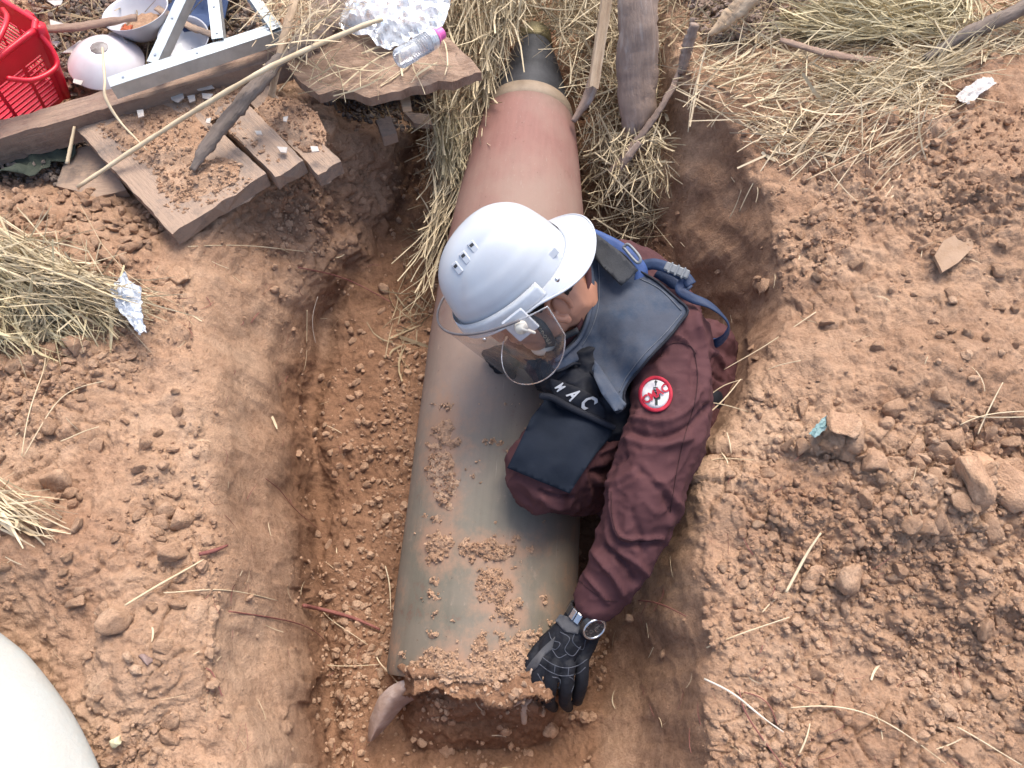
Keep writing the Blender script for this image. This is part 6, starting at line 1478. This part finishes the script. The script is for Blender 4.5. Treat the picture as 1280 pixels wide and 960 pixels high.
stalk([(378, 758), (410, 764), (442, 772), (476, 790)], .0036, 'thick broken red root lying on the trench floor', 'root', 'root', .006, name='red_root')
stalk([(285, 765), (330, 772), (380, 780), (410, 802)], .0011, 'thin red root running over the left wall', 'root', 'root', .005, name='thin_root')
stalk([(400, 768), (430, 785), (462, 808)], .0007, 'fine dead stem under the thick red root', 'stalk', 'stalk', .006)
stalk([(405, 833), (440, 834), (474, 832)], .0008, 'straw lying on the floor left of the bomb end', h=.006)
stalk([(470, 822), (482, 838), (496, 852)], .0013, 'straw leaning against the near end of the bomb', h=.01)
stalk([(484, 710), (487, 735), (489, 768)], .0012, 'pale splinter against the left side of the bomb', h=.008)
stalk([(888, 852), (915, 868), (945, 895), (972, 915)], .0014, 'bleached white root on the lower right bank', 'root_pale', 'root', .008, name='white_root')
stalk([(921, 862), (925, 890), (950, 930), (980, 962)], .0010, 'reddish root hanging down from the white root', 'root', 'root', .007, name='thin_root')
stalk([(925, 862), (960, 880), (972, 905)], .0008, 'fine red rootlet looping right of the white root', 'root', 'root', .006, name='thin_root')
stalk([(800, 752), (830, 755), (862, 772)], .0011, 'reddish root sticking out of the right wall below the sleeve', 'root', 'root', .008, name='thin_root')
stalk([(992, 948), (1000, 930), (1008, 905)], .0012, 'short reddish stalk at the bottom of the right bank', h=.005)
stalk([(36, 576), (48, 520), (64, 470), (64, 440)], .0009, 'upright straw on the left bank under the sheaf', h=.008)
stalk([(38, 576), (75, 520), (95, 495), (134, 482)], .0009, 'long straw crossing towards the left rim', h=.008)
stalk([(2, 560), (12, 520), (5, 470)], .0009, 'straw at the far left edge of the left bank', h=.008)
stalk([(80, 560), (105, 548), (127, 538)], .0010, 'short straw above the big rounded lump', h=.008)
stalk([(372, 338), (410, 342), (450, 358), (490, 382)], .0014, 'dark curved root in the upper left trench wall', 'root', 'root', .006, name='thin_root')
stalk([(395, 430), (388, 400), (398, 372)], .0008, 'thin dry root hanging in the left wall', 'root_pale', 'root', .005, name='thin_root')
stalk([(330, 600), (352, 612), (365, 628), (395, 660)], .0008, 'thin dark root on the smooth left wall', 'root', 'root', .005, name='thin_root')
# loose debris behind: filler bits between basket and frame
for k, (x, y, r) in enumerate(((170, 100, .012), (115, 105, .010), (300, 20, .014), (320, 8, .012), (150, 12, .012), (110, 12, .014))):
    clod(x, y, r, 'grey brown rubble bit among the debris behind the timber beam', 'rubble bits behind the beam')

# dark litter of splinters, ash and scraps under the debris
def litter(name, label, poly, n, mats, smin, smax, seed, hmax=.012):
    r = np.random.default_rng(seed); p = inpoly(poly, n, r); i = gi(p[:, 0], p[:, 1])
    P_ = GP2[i]+N2[i]*r.uniform(0, hmax, (n, 1)); return crumbs(name, P_, N2[i], r.uniform(smin, smax, n), mats, label, 1)
LT = [(40, -30), (350, -30), (345, 40), (250, 75), (140, 110), (95, 125), (60, 60)]
litter('debris_litter', 'dark litter of splinters and ash between basket, bowls and steel frame', LT, 1700, M['wood_char'], .003, .010, 71)
litter('debris_litter', 'brown wood crumbs among the debris behind the timber beam', LT, 900, M['wood_red'], .003, .010, 72)
litter('debris_litter', 'grey brown rotten litter at the top edge beside the split branch', [(845, -20), (1060, -20), (1040, 30), (960, 55), (880, 60)], 1100, M['bark'], .003, .011, 73)
litter('debris_litter', 'dark litter in the hollow under the rotten board', [(395, 108), (540, 105), (548, 150), (500, 165), (430, 150), (400, 135)], 600, M['wood_char'], .003, .008, 74)
litter('debris_litter', 'dark litter under the green cloth left of the boards', [(-20, 175), (95, 165), (150, 235), (110, 235), (60, 228), (-20, 232)], 600, M['wood_char'], .003, .009, 75)
